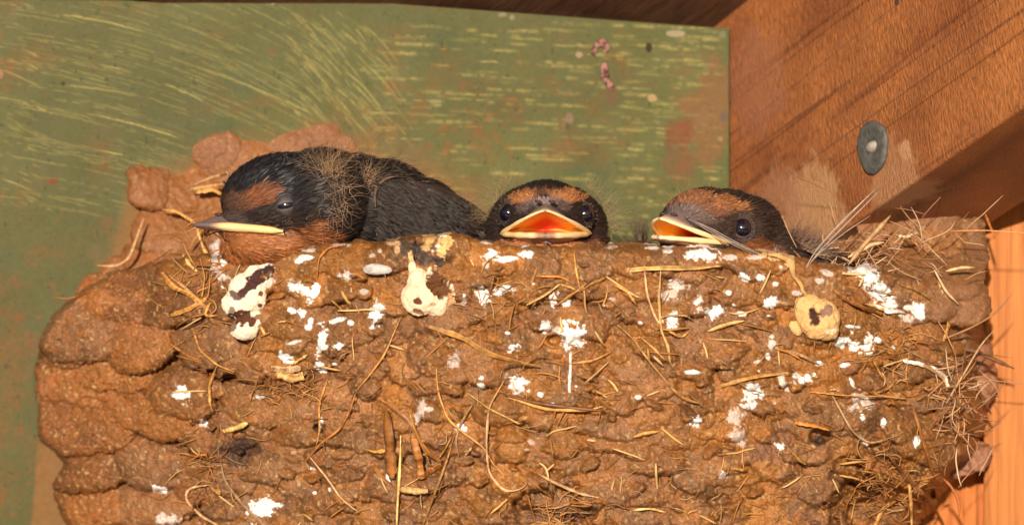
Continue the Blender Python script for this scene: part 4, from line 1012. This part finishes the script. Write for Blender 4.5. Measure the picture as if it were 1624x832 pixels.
def build_bird(spec):
    r = np.random.default_rng(spec['seed'])
    fr = spec['frame']; bp = spec['bill']
    ells = []
    for (c, rad) in spec['head']:
        ells.append((fr.w(c), np.array(rad) * fr.sc, fr.ax))
    for (x, y, d, rx, rd, ry, rot) in spec['body']:
        ells.append((W(x, y, d), (rx, rd, ry), rotY(rot)))
    V, T = blobs(ells, 2.4, spec.get('smooth', 10))
    t, up, lo = rim_curve(bp)
    opened = abs(bp['Uu'] - bp['Ul']) > 12
    # carve the mouth
    q = fr.inv(V)
    if opened:
        at = np.clip(np.abs(q[:, 0]) / bp['c'], 0, 1)
        uu = bp['Uc'] + (bp['Uu'] - bp['Uc']) * (1 - at ** bp['pu']); ll = bp['Uc'] + (bp['Ul'] - bp['Uc']) * (1 - at ** 1.6)
        ins = (np.abs(q[:, 0]) < bp['c'] * .96) & (q[:, 2] < uu + 3) & (q[:, 2] > ll - 5) & (q[:, 1] > bp['Fc'] - 70)
        q[ins, 1] = bp['Fc'] - 72
    else:
        pass
    V = fr.w(q)
    root = empty(spec['name'], V[np.argmin(V[:, 2])])
    tag(root, spec['label'], 'bird', 'swallow chicks in the nest')
    N = vnormals(V, T)
    px, py = unW(V)
    C = softpatch(px, py, spec['patches'], np.ones((len(V), 1)) * lin(*spec['base']))
    body = obj('body', M_feather, V, None, T, C * .8, root)
    # eyes put on the surface
    bv = BVHTree.FromPolygons([Vector(p) for p in V], [tuple(int(k) for k in f) for f in T])
    eyes = []
    camp = Vector((0, -D, 0))
    for (ex, ey, er, lid) in spec['eyes']:
        dr = (Vector(W(ex, ey, 0)) - camp).normalized()
        hit, nn, _, _ = bv.ray_cast(camp, dr)
        if hit is None: print('eye missed', ex, ey); continue
        hit = np.array(hit); nn = np.array(nn); nn = nn if nn[1] < 0 else -nn
        nn = nn * .6 + np.array([0, -1, 0]) * .4 + np.array([0, 0, .05]); nn /= np.linalg.norm(nn)
        c = hit - nn * er * (.30 if lid is None else .62)
        eyes.append((c, nn, er, lid))
        ev = ICO4[0] * er + c
        obj('eye', M_eye, ev, None, ICO4[1], None, root)
        # lids: rings from the opening to the surrounding skin
        s1 = np.cross(nn, [0, 0, 1.0]); s1 /= np.linalg.norm(s1); s1 = s1 if s1[0] > 0 else -s1
        s2 = np.cross(s1, nn); s2 = s2 if s2[2] > 0 else -s2
        an = np.arange(44) / 44 * 2 * np.pi
        rings = []; cols = []
        for j, f in enumerate(np.linspace(0, 1, 9)):
            if lid is None:
                ox = er * (.93 + .55 * f) * np.cos(an); oy = er * (.93 + .55 * f) * np.sin(an)
            else:
                a0, b0 = lid
                wx = a0 + (er * 1.5 - a0) * f; wy = b0 + (er * 1.25 - b0) * f
                pw = 1.5 - .5 * f
                ox = wx * np.cos(an); oy = wy * np.sign(np.sin(an)) * np.abs(np.sin(an)) ** pw + .18 * ox * (1 - f) * spec.get('tilt', 1)
            rad = np.hypot(ox, oy)
            hgt = np.sqrt(np.clip((er * 1.06) ** 2 - rad ** 2, 0, None))
            hgt = np.where(rad > er * .95, er * (.34 - .55 * (rad / er - .95)), np.maximum(hgt, er * .34)) + (.9 if lid else 1.8) * math.sin(f * 9) * (1 - f) * .8
            if lid is None: hgt = hgt + er * .12 * math.sin(math.pi * min(1, f * 1.6))
            rings.append(c + s1 * ox[:, None] + s2 * oy[:, None] + nn * hgt[:, None])
            cc = lin(*spec['lidc']) * (.8 + .5 * r.random((44, 1)))
            cols.append(cc if f < .6 else cc * (1 - (f - .6) * 1.2) + lin(*spec['base']) * (f - .6) * 1.2)
        obj('eyelid', M_skin, np.concatenate(rings), grid_quads(9, 44, True), None, np.concatenate(cols), root)
    # ----- bill
    n = len(t); at = np.abs(t)[:, None]
    tipf = 1 - at
    skin = lin(*bp['skin']); cream = lin(*bp['cream'])
    # outer surface of the upper bill: from the rim back up on to the forehead
    rings = []; cols = []
    for a in np.linspace(0, 1, 12):
        tgt = np.stack([up[:, 0] * bp.get('kn', .55), np.minimum(up[:, 1], bp['Fb']) - 6, up[:, 2] + bp['hb'] * (1 - .5 * at[:, 0] ** 2)], 1)
        P = up * (1 - a) + tgt * a
        P[:, 2] += bp.get('bulge', 7) * math.sin(math.pi * a * .9) * (1 - at[:, 0] * .5); P[:, 1] -= 0
        rings.append(fr.w(P))
        cu = min(bp.get('cut', .9), .80) - .05
        k = np.clip(sstep(.0, .35, a) + sstep(cu, cu + .12, tipf) * bp.get('tipgrey', .6), 0, 1)
        cols.append(cream * (1 - k) + skin * k)
    v, f, c = loft(rings, cols)
    ub = obj('upper_bill', M_horn, v, f, None, c, root)
    rings = []; cols = []
    for a in np.linspace(0, 1, 10):
        tgt = np.stack([lo[:, 0] * .7, np.minimum(lo[:, 1], bp['Fb'] - 10) - 8, lo[:, 2] - bp['hl'] * (1 - .3 * at[:, 0] ** 2)], 1)
        P = lo * (1 - a) + tgt * a
        P[:, 2] -= 4 * math.sin(math.pi * a)
        rings.append(fr.w(P))
        k = np.clip(sstep(.15, .5, a) + sstep(cu, cu + .12, tipf) * bp.get('tipgrey', .6), 0, 1)
        cols.append(cream * (1 - k) + lin(*bp['under']) * k)
    v, f, c = loft(rings, cols)
    lb = obj('lower_bill', M_horn, v, f, None, c, root)
    # fleshy flanges
    fl = bp['fl']
    for P, s, nm, par in ((up, fl[0], 'upper_gape_flange', ub), (lo, fl[1], 'lower_gape_flange', lb)):
        rad = (s[0] + (s[1] - s[0]) * np.abs(t) ** 1.3)
        rad = rad * (1 + .08 * np.sin(t * 21 + 1) + .30 * (vnoise(t * 9 + 5, t * 0 + len(nm)) - .5)); rad = rad * np.clip(1.0 - np.abs(t) ** 14, 0.04, 1) ** .5
        k = sstep(bp.get('cut', .9), min(1, bp.get('cut', .9) + .12), tipf)
        C = cream * (1 - k) + skin * k
        C = C * (1 + .06 * np.sin(t * 30)[:, None]) 
        if bp.get('lipdark') and P is lo:
            kd = (sstep(.74, .86, tipf) * .72) ; C = C * (1 - kd) + lin(112, 70, 66) * kd
        yel = sstep(.35, 1, at) * bp.get('yel', .5)
        C = C * (1 - yel) + lin(246, 196, 88) * yel
        v, f, c = flange_tube(P, rad, C, fr, sq=bp.get('sq', 1.0))
        obj(nm, M_flange, v, f, None, c, par)
    if opened:
        loop = np.concatenate([up, lo[::-1]])
        th = np.array([0, bp['Fc'] + bp.get('deep', 0), (bp['Uc'] + bp['Uu'] * .25 + bp['Uc'] * .75) / 2 + 2])
        rings = []; cols = []
        o1, o2, o3 = lin(255, 205, 60), lin(255, 188, 84), lin(226, 92, 44)
        for a in np.linspace(0.0, 1, 16):
            P = loop * (1 - a) + th * a
            P[:n, 2] += bp.get('pal', 4) * math.sin(math.pi * a)
            P[:, 1] = loop[:, 1] * (1 - a ** .9) + th[1] * a ** .9
            rings.append(fr.w(P))
            c = o1 * (1 - sstep(0.0, .16, a)) + o2 * sstep(0.0, .16, a); c = c * (1 - sstep(.45, .7, a)) + o3 * sstep(.45, .7, a)
            cc = np.ones((2 * n, 1)) * c
            lat = np.concatenate([at, at[::-1]]); kk = sstep(.72, .95, lat) * (1 - a)
            cc = cc * (1 - kk) + lin(252, 190, 30) * kk
            cols.append(cc)
        v = np.concatenate(rings); c = np.concatenate(cols)
        obj('mouth_lining', M_mouth, v, grid_quads(16, 2 * n, True), None, c, root)
        tv = ICO[0] * np.array([13, 34, 3.5]); tv[:, 0] *= (1 - .35 * tv[:, 1] / 34); tv = tv + np.array([0, bp['Fc'] + 42, bp['Uc'] - 1])
        obj('tongue', M_mouth, fr.w(tv), None, ICO[1], np.ones((len(tv), 1)) * lin(232, 104, 36), root)
    # nostrils
    for sgn in (-1, 1):
        pN = fr.w(np.array([sgn * bp['nos'][0], bp['nos'][1], bp['nos'][2]]))
        obj('nostril', M_skin, ICO[0] * np.array([7, 4, 3]) * .9 @ rotY(-12) + pN, None, ICO[1], np.ones((len(ICO[0]), 1)) * lin(62, 42, 40), ub)
    # ----- plumage
    rimw = fr.w(np.concatenate([up, lo]))
    bpx, bpy = unW(rimw)
    def keepf(cen):
        k = np.ones(len(cen))
        for (c, nn, er, lid) in eyes:
            k *= (np.linalg.norm(cen - c, axis=1) > er * (1.12 if lid is None else 1.3))
        ql = fr.inv(cen)
        if opened: k *= ~((np.abs(ql[:, 0]) < bp['c']) & (ql[:, 1] < bp['Fc'] - 60) & (ql[:, 2] < bp['Uu'] + 10) & (ql[:, 2] > bp['Ul'] - 10))
        dmin = np.full(len(cen), 1e9)
        for p in rimw[::2]: dmin = np.minimum(dmin, np.linalg.norm(cen - p, axis=1))
        k *= (dmin > 7)
        k *= (cen[:, 1] < spec['far']) * 1.0
        _, yy = unW(cen); k *= (yy < 440)
        return k
    P, Nm = sample_surface(V, T, spec['n'], r, keepf)
    px, py = unW(P)
    C = softpatch(px, py, spec['patches'], np.ones((len(P), 1)) * lin(*spec['base']), r)
    C = C * r.uniform(.62, 1.35, (len(P), 1))
    ql = fr.inv(P)
    tip_w = fr.w([0, bp['Fu'] - 10, (bp['Uu'] + bp['Uc']) / 2])
    flow = (P - tip_w); flow /= np.linalg.norm(flow, axis=1, keepdims=True)
    far = sstep(120, 220, np.linalg.norm(P - fr.o, axis=1))[:, None]
    flow = flow * (1 - far) + np.array(spec['bflow']) * far
    dist = np.linalg.norm(P - tip_w, axis=1)
    Ln = spec['len'] * (.5 + .5 * sstep(40, 200, dist)) * r.uniform(.7, 1.3, len(P))
    v, q_, t_, c = feathers(P, Nm, flow, Ln, spec['wid'] * r.uniform(.6, 1.3, len(P)), spec['lift'] * r.uniform(.3, 1.6, len(P)), C, r)
    fo = obj('plumage', M_gloss if spec.get('gloss') else M_feather, v, q_, t_, c, body)
    # white specks of feather sheath and pale bristles round the eye
    hv = []; 
    def addh(P, d, L, w, c, curl=.25, droop=0., jit=.12):
        C = np.ones((len(P), 1)) * lin(*c) * r.uniform(1 - jit * 2, 1 + jit * 2, (len(P), 1))
        hv.append(hairs(P, d, L, w, C, r, curl, 7, droop))
    for (c, nn, er, lid) in eyes:
        m = 46; an = r.random(m) * 2 * np.pi
        s1 = np.cross(nn, [0, 0, 1.0]); s1 /= np.linalg.norm(s1); s2 = np.cross(s1, nn)
        rd = er * (1.12 if lid is None else 1.25) * r.uniform(.95, 1.3, m)
        o_ = s1 * (np.cos(an) * rd)[:, None] + s2 * (np.sin(an) * rd)[:, None]
        addh(c + o_ + nn * er * .42, o_ / er + nn * .3 + r.normal(0, .2, (m, 3)), 3.6, .4, spec.get('bristle', (120, 104, 96)), .2)
    ns = spec.get('nscruff', 2600)
    Ps, Ns = sample_surface(V, T, ns, r, keepf)
    fl_ = Ps - tip_w; dd_ = np.linalg.norm(fl_, axis=1); fl_ /= dd_[:, None]
    fa_ = sstep(120, 220, np.linalg.norm(Ps - fr.o, axis=1))[:, None]; fl_ = fl_ * (1 - fa_) + np.array(spec['bflow']) * fa_
    fl_ = fl_ - Ns * np.sum(fl_ * Ns, 1, keepdims=True)
    sx, sy = unW(Ps); Cs_ = softpatch(sx, sy, spec['patches'], np.ones((ns, 1)) * lin(*spec['base']), r) * r.uniform(.8, 2.6, (ns, 1)) + lin(30, 26, 24)
    hv.append(hairs(Ps, fl_ + Ns * r.uniform(.1, .55, (ns, 1)) + r.normal(0, .22, (ns, 3)), (6 + 16 * sstep(60, 260, dd_)) * r.uniform(.5, 1.3, ns), .32, Cs_, r, .35, 5 + 2))
    for (cx, cy, rad, num, L, w, c, bias, curl) in spec['tufts']:
        num = int(num * 1.5); w = w * .72; c = tuple(min(255, q * 1.12) for q in c)
        dr0 = (Vector(W(cx, cy, 0)) - camp).normalized(); hit, nn, _, _ = bv.ray_cast(camp, dr0)
        if hit is None:
            hit = Vector(W(cx, cy, spec['tuft_d'])); nn = Vector((0, -1, 0))
        hit = np.array(hit); nn = np.array(nn); nn = nn if nn[1] < 0 else -nn
        Pn = hit + r.normal(0, rad, (num, 3)) * np.array([1, .5, 1]) 
        dirs = np.array([bias[0], bias[1], bias[2]]) + r.normal(0, bias[3], (num, 3)) + nn * .25
        addh(Pn, dirs, L * r.uniform(.45, 1.25, num), w, c, curl, .1)
    for (x0, y0, x1, y1, d, num, L, w, c, dx, dz, sp) in spec.get('fluff', []):
        tt_ = r.random(num); Pn = W(x0 + (x1 - x0) * tt_, y0 + (y1 - y0) * tt_, d + r.normal(0, 14, num))
        dirs = np.array([dx, 0, dz]) + r.normal(0, sp, (num, 3))
        addh(Pn, dirs, L * r.uniform(.3, 1.2, num), w, c, .35)
    if hv:
        o_ = 0; Vv = []; Qq = []; Cc = []
        for (a, b, c) in hv: Vv.append(a); Qq.append(b + o_); Cc.append(c); o_ += len(a)
        obj('down', M_fibre, np.concatenate(Vv), np.concatenate(Qq), None, np.concatenate(Cc), body)
    return root, fr, V, T, bv

DK = (44, 33, 30)
# left chick, resting in profile with its bill shut
f1 = Frame(452, 325, 150, 84, -2, 0, 1.0)
left_bird = dict(name='swallow_chick', seed=5, frame=f1, label='largest chick at the left, bill closed and eyes half shut, in profile',
    head=[((0, 0, 6), (66, 104, 78)), ((0, 40, -30), (50, 72, 38)), ((0, -55, 2), (84, 82, 84)), ((0, 20, -58), (56, 74, 40))],
    body=[(520, 330, 205, 88, 88, 84, 0), (512, 290, 228, 76, 66, 56, 0), (560, 318, 215, 84, 84, 76, 0), (612, 318, 240, 84, 90, 66, -15), (590, 335, 230, 104, 100, 84, -12), (660, 352, 235, 92, 92, 74, -24), (430, 395, 185, 84, 62, 40, 0), (735, 372, 250, 62, 60, 40, -30)],
    bill=dict(c=70, Fc=8, Uc=-43, Fu=150, Uu=-27, Fl=143, Ul=-30, pf=2.0, pu=2.6, pl=2.4, Fb=88, hb=21, hl=12, kn=.35, bulge=2, skin=(112, 92, 92), cream=(244, 198, 148), under=(140, 92, 74),
              fl=((2.6, 7.8), (2.2, 7.2)), cut=.42, yel=.4, tipgrey=1.0, nos=(13, 108, -12), sq=1.0),
    eyes=[(453, 326, 17, (16, 5.0))], lidc=(80, 70, 68), tilt=1.0, base=DK,
    patches=[(470, 280, 150, 62, 0, (34, 33, 39), .8), (560, 320, 80, 80, 0, (38, 31, 30), .9), (409, 310, 38, 17, -22, (120, 70, 42), .92), (372, 325, 24, 20, 0, (96, 66, 52), .8), (370, 345, 26, 14, 10, (72, 60, 58), .7),
             (415, 398, 100, 36, 0, (156, 94, 52), .97), (495, 378, 38, 26, -10, (134, 80, 48), .9), (395, 380, 60, 20, 8, (160, 100, 60), .9), (520, 250, 34, 16, 0, (60, 44, 34), .8)],
    n=20000, len=17, wid=1.0, lift=.22, gloss=True, far=330, bflow=(1, .1, -.35), tuft_d=150, bristle=(130, 118, 112),
    tufts=[(522, 278, 9, 90, 56, .36, (160, 128, 98), (.0, -.1, .55, .55), .5), (582, 287, 8, 60, 44, .34, (164, 132, 104), (.2, -.1, .5, .6), .5), (538, 300, 9, 60, 46, .34, (164, 130, 104), (0, -.2, 0, .8), .6), (560, 250, 14, 70, 34, .36, (120, 96, 74), (.2, 0, .5, .5), .5), (500, 262, 20, 70, 34, .34, (120, 98, 78), (.5, 0, .2, .6), .5), (610, 300, 30, 90, 30, .34, (104, 84, 70), (.6, -.1, -.1, .7), .5),
           (530, 330, 14, 30, 40, .45, (160, 124, 100), (.1, -.2, -.6, .5), .4), (740, 345, 16, 70, 56, .4, (120, 96, 76), (.3, 0, .5, .6), .3), (640, 262, 14, 40, 40, .5, (110, 86, 70), (.6, 0, .25, .3), .2), (560, 390, 20, 60, 24, .5, (120, 96, 84), (0, -.3, -.3, .6), .4)],
    fluff=[])
# middle chick, facing the camera, gaping
f2 = Frame(866, 341, 150, 1, 0, 0, 1.0)
mid_bird = dict(name='swallow_chick', seed=6, frame=f2, label='middle chick facing the viewer with its orange mouth wide open', 
    head=[((0, 0, -12), (76, 92, 69)), ((0, 28, 2), (66, 66, 46)), ((0, -46, -20), (99, 82, 74)), ((0, -30, -56), (106, 74, 62)), ((0, 14, -60), (84, 68, 28))],
    body=[(880, 440, 250, 105, 100, 70, 0), (985, 440, 300, 60, 80, 50, 0)],
    bill=dict(c=74, Fc=22, Uc=-31, Fu=134, Uu=6, Fl=124, Ul=-34, pf=1.8, pu=1.30, lipdark=1, pl=2.0, Fb=78, hb=13, hl=13, kn=.62, bulge=3, skin=(126, 104, 100), cream=(252, 212, 164), under=(176, 108, 80),
              fl=((1.7, 4.6), (4.8, 5.0)), cut=.93, yel=.45, tipgrey=.25, nos=(11, 112, 20), sq=1.0, pal=7),
    eyes=[(804, 337, 15.5, None), (929, 339, 15.5, None)], lidc=(64, 54, 52), base=DK,
    patches=[(832, 311, 26, 12, -14, (170, 112, 70), .95), (896, 309, 30, 12, 12, (176, 116, 74), .95), (864, 302, 30, 8, 0, (120, 78, 56), .6), (866, 284, 86, 17, 0, (34, 29, 28), .95), (863, 320, 28, 9, 0, (134, 112, 108), .8), (835, 326, 20, 8, -28, (96, 76, 72), .7),
             (892, 324, 20, 8, 28, (96, 76, 72), .7), (863, 392, 92, 17, 0, (170, 108, 70), .98), (865, 378, 16, 5, 0, (170, 150, 150), .7), (950, 372, 20, 22, 20, (60, 40, 32), .5)],
    n=14000, len=12, wid=.95, lift=.22, far=330, bflow=(0, 1, -.2), tuft_d=190, tufts=[],
    fluff=[(796, 302, 770, 350, 190, 190, 44, .22, (150, 130, 96), -.55, .75, .8), (810, 288, 800, 300, 190, 80, 34, .30, (150, 128, 92), -.3, .9, .4), (930, 293, 966, 330, 200, 110, 42, .22, (158, 136, 100), .5, .8, .8),
           (955, 320, 972, 372, 210, 130, 50, .22, (164, 140, 106), .95, .25, .7), (866, 384, 866, 382, 60, 40, 10, .4, (190, 176, 176), 0, .1, 1.0),
           (1008, 386, 1024, 388, 300, 110, 40, .5, (92, 76, 62), 0, 1, .22), (996, 388, 1036, 390, 300, 200, 16, .6, (84, 68, 58), 0, .8, .7), (1012, 382, 1018, 382, 290, 60, 56, .4, (116, 96, 74), 0.0, 1, .14)])
# right chick, turned to the left, bill parted
f3 = Frame(1119, 362, 150, 37, 0, -3, 1.0)
right_bird = dict(name='swallow_chick', seed=9, frame=f3, label='right hand chick turned left with its bill parted and a dark round eye',
    head=[((0, 0, -2), (68, 92, 68)), ((0, 30, 0), (62, 66, 48)), ((8, -46, -8), (80, 80, 72)), ((10, -64, -44), (86, 80, 60)), ((0, 20, -44), (66, 68, 30))],
    body=[(1182, 372, 225, 66, 80, 64, -22), (1205, 392, 235, 60, 80, 50, -30), (1225, 408, 225, 74, 80, 48, -35), (1290, 440, 260, 70, 80, 44, -20), (1322, 428, 235, 44, 50, 30, -20)],
    bill=dict(c=66, Fc=22, Uc=-21, Fu=130, Uu=15, Fl=130, Ul=-15, pf=1.9, pu=1.45, pl=1.8, Fb=78, hb=14, hl=14, kn=.6, bulge=3, skin=(124, 104, 104), cream=(248, 208, 164), under=(150, 112, 100),
              fl=((2.4, 4.6), (3.4, 4.8)), cut=.93, yel=.3, tipgrey=.1, nos=(10, 106, 22), sq=1.0, pal=5),
    eyes=[(1177, 361, 15.5, None)], lidc=(70, 58, 55), base=(62, 46, 40),
    patches=[(1140, 300, 110, 18, 12, (44, 36, 34), .85), (1098, 313, 40, 12, -8, (150, 100, 68), .85), (1152, 322, 34, 12, 14, (160, 104, 66), .92), (1125, 330, 36, 10, 10, (140, 92, 66), .7), (1088, 336, 34, 12, 10, (116, 98, 94), .75),
             (1118, 345, 24, 8, 22, (104, 84, 78), .7), (1048, 332, 10, 12, 0, (48, 38, 36), .9), (1210, 396, 34, 16, 20, (140, 80, 44), .9), (1090, 385, 60, 12, 0, (130, 96, 84), .8), (1240, 350, 40, 60, 0, (50, 37, 32), .7)],
    n=16000, len=12, wid=.95, lift=.22, far=340, bflow=(1, .2, -.5), tuft_d=230, tufts=[],
    fluff=[(1248, 372, 1292, 402, 215, 300, 40, .55, (120, 92, 78), .75, .6, .25), (1262, 390, 1310, 412, 205, 260, 34, .55, (150, 122, 104), .85, .35, .25), (1065, 345, 1050, 330, 140, 0, 14, .3, (60, 50, 50), -1, .1, .3),
           (1130, 310, 1070, 320, 200, 40, 34, .25, (160, 130, 90), -.4, 1, .3), (1222, 402, 1236, 400, 140, 12, 12, .4, (200, 190, 180), 0, 1, .3)])
for b in (left_bird, mid_bird, right_bird):
    for k in ('fluff',):
        b[k] = [f for f in b[k] if f[5] > 0]
b1 = build_bird(left_bird); b2 = build_bird(mid_bird); b3 = build_bird(right_bird)

# folded wing of the left chick and the wing tip of the right chick
def wing(root, bv, quills, name, c, dfall, seed, lead=None):
    r = np.random.default_rng(seed); Vs = []; Qs = []; Cs = []; off = 0
    wroot = None
    for (x0, y0, x1, y1, w, lay) in quills:
        n = 16; t = np.linspace(0, 1, n)
        xs = x0 + (x1 - x0) * t; ys = y0 + (y1 - y0) * t + 6 * np.sin(t * np.pi) * -1
        ds = []
        for a, b in zip(xs, ys):
            dr = (Vector(W(a, b, 0)) - Vector((0, -D, 0))).normalized(); h, _, _, _ = bv.ray_cast(Vector((0, -D, 0)), dr)
            ds.append(h.y if h else np.nan)
        ds = np.array(ds); 
        if np.isnan(ds).all(): ds[:] = dfall
        ok = ~np.isnan(ds); ds = np.interp(t, t[ok], ds[ok]); ds = np.convolve(np.pad(ds, 4, mode='edge'), np.ones(9) / 9, 'valid')
        P = W(xs, ys, ds - lay)
        T = np.gradient(P, axis=0); T /= np.linalg.norm(T, axis=1, keepdims=True)
        S = np.cross(T, [0, 1.0, 0]); S /= np.linalg.norm(S, axis=1, keepdims=True)
        prof = np.sin(np.clip(t * .92 + .10, 0, 1) * np.pi) ** .45
        k = 7; uu = np.linspace(-1, 1, k)
        g = P[:, None] + S[:, None] * (uu[None, :, None] * (w * prof)[:, None, None])
        g[..., 1] += (np.abs(uu) ** 2 * 3.0)[None] + r.normal(0, .25, (n, k))
        v = g.reshape(-1, 3); cc = lin(*c) * r.uniform(.7, 1.25) * np.where(np.abs(uu) < .12, 1.9, np.where(np.abs(uu) > .8, 1.5, 1))[None, :, None] * np.ones((n, k, 3)) * r.uniform(.85, 1.15, (n, 1, 1))
        Vs.append(v); Qs.append(grid_quads(n, k) + off); Cs.append(cc.reshape(-1, 3)); off += n * k
    return obj(name, M_gloss, np.concatenate(Vs), np.concatenate(Qs), None, np.concatenate(Cs), root)
qs = []
rr_ = np.random.default_rng(2)
for k in range(9):      # long flight feathers, lowest layer
    f = k / 8
    qs.append((612 + 30 * f, 372 - 78 * f, 735 + 40 * f, 410 - 50 * f - 14 * f * f, 12, 5 + .8 * k))
for row in range(4):
    for k in range(9):
        f = k / 8
        qs.append((598 + row * 22 + 16 * f + rr_.uniform(-3, 3), 372 - 80 * f + row * 1, 640 + row * 26 + 22 * f, 392 - 70 * f + row * 4, 10 - row * .6, 12 - row * 1.7 + .3 * k))
wing(b1[0], b1[4], qs, 'wing', (40, 30, 27), 180, 3)
# pale bare edge of the shoulder
P = np.array([(596, 330), (594, 312), (597, 297), (606, 287), (618, 281), (632, 279)], float)
dd = []
for a, b in P:
    h = b1[4].ray_cast(Vector((0, -D, 0)), (Vector(W(a, b, 0)) - Vector((0, -D, 0))).normalized())[0]; dd.append(h.y if h else 160)
v, f, c = tube(W(P[:, 0], P[:, 1], np.minimum(np.array(dd), min(dd) + 12) - 8), 2.6, 10, lin(88, 66, 54), 30, taper=.2, flat=.8, lump=.2)
obj('shoulder_edge', M_skin, v, f, None, c, b1[0])
# fine feathering over the wing
r_ = np.random.default_rng(77); nW = 2600
xx = r_.uniform(596, 735, nW); yy = r_.uniform(282, 392, nW); okk = yy > 262 + .42 * (xx - 600)
xx, yy = xx[okk], yy[okk]; PP = []
for a, b in zip(xx, yy):
    h = b1[4].ray_cast(Vector((0, -D, 0)), (Vector(W(a, b, 0)) - Vector((0, -D, 0))).normalized())[0]
    PP.append(W(a, b, (h.y if h else 200) - 15))
PP = np.array(PP); NN = np.tile([0, -1.0, .1], (len(PP), 1))
v, q_, t_, c = feathers(PP, NN, np.tile([.75, 0, -.6], (len(PP), 1)), 15 * r_.uniform(.6, 1.3, len(PP)), 1.2, .12, lin(38, 29, 26) * r_.uniform(.4, 1.5, (len(PP), 1)), r_)
obj('wing_coverts', M_feather, v, q_, t_, c, b1[0])
qs = [(1296 + k * 5, 398 + k * 2, 1345 + k * 3, 412 + 3 * k, 6, 4 + k * .5) for k in range(5)]
wing(b3[0], b3[4], qs, 'wing', (58, 48, 46), 205, 4)

# ------------------------------------------------------------------ pale hairs / grass stalks on the right
def stalk_bundle(name, lines, label, cat, w, c):
    Vs = []; Qs = []; Cs = []; off = 0
    for L in lines:
        P = np.array(L, float)
        v, f, cc = tube(W(P[:, 0], P[:, 1], P[:, 2]), w, 6, lin(*c) * rng.uniform(.8, 1.15), 26, taper=.5, flat=1, lump=.05, streak=.15)
        Vs.append(v); Qs.append(f + off); Cs.append(cc); off += len(v)
    o = obj(name, M_straw, np.concatenate(Vs), np.concatenate(Qs), None, np.concatenate(Cs)); tag(o, label, cat); return o
stalk_bundle('hair_bundle', [[(1279, 425, 60), (1285, 408, 62), (1320, 368, 70), (1390, 298, 78)], [(1280, 425, 58), (1290, 408, 60), (1325, 372, 66), (1394, 303, 74)], [(1281, 422, 61), (1300, 400, 62), (1340, 368, 66), (1380, 342, 70)],
    [(1278, 424, 60), (1292, 398, 62), (1335, 350, 70), (1385, 303, 78)]], 'bundle of stiff pale animal hairs poking up beside the right chick', 'hair', .75, (170, 150, 136))
stalk_bundle('hair_bundle', [[(1096, 349, 62), (1120, 360, 50), (1150, 378, 36), (1200, 402, 18)], [(1092, 348, 64), (1118, 362, 50), (1150, 382, 34), (1196, 403, 16)], [(1100, 352, 60), (1130, 370, 44), (1170, 388, 28), (1204, 404, 18)], [(1092, 347, 62), (1125, 360, 48), (1160, 380, 34), (1204, 402, 20)]],
    'thin grey hairs lying across the open bill of the right chick', 'hair', .7, (150, 134, 124))

# ------------------------------------------------------------------ ground far below
M_gr = mat('yard_ground', 0.9, 0.2, attr=False, colour=(0.20, 0.16, 0.12), bump=[(40, 200)], var=.25, vscale=3)
g = obj('ground', M_gr, np.array([[-2e6, -2e6, -20000], [2e6, -2e6, -20000], [2e6, 2e6, -20000], [-2e6, 2e6, -20000.]]), [[0, 1, 2, 3]], None, None)
tag(g, kind='structure')
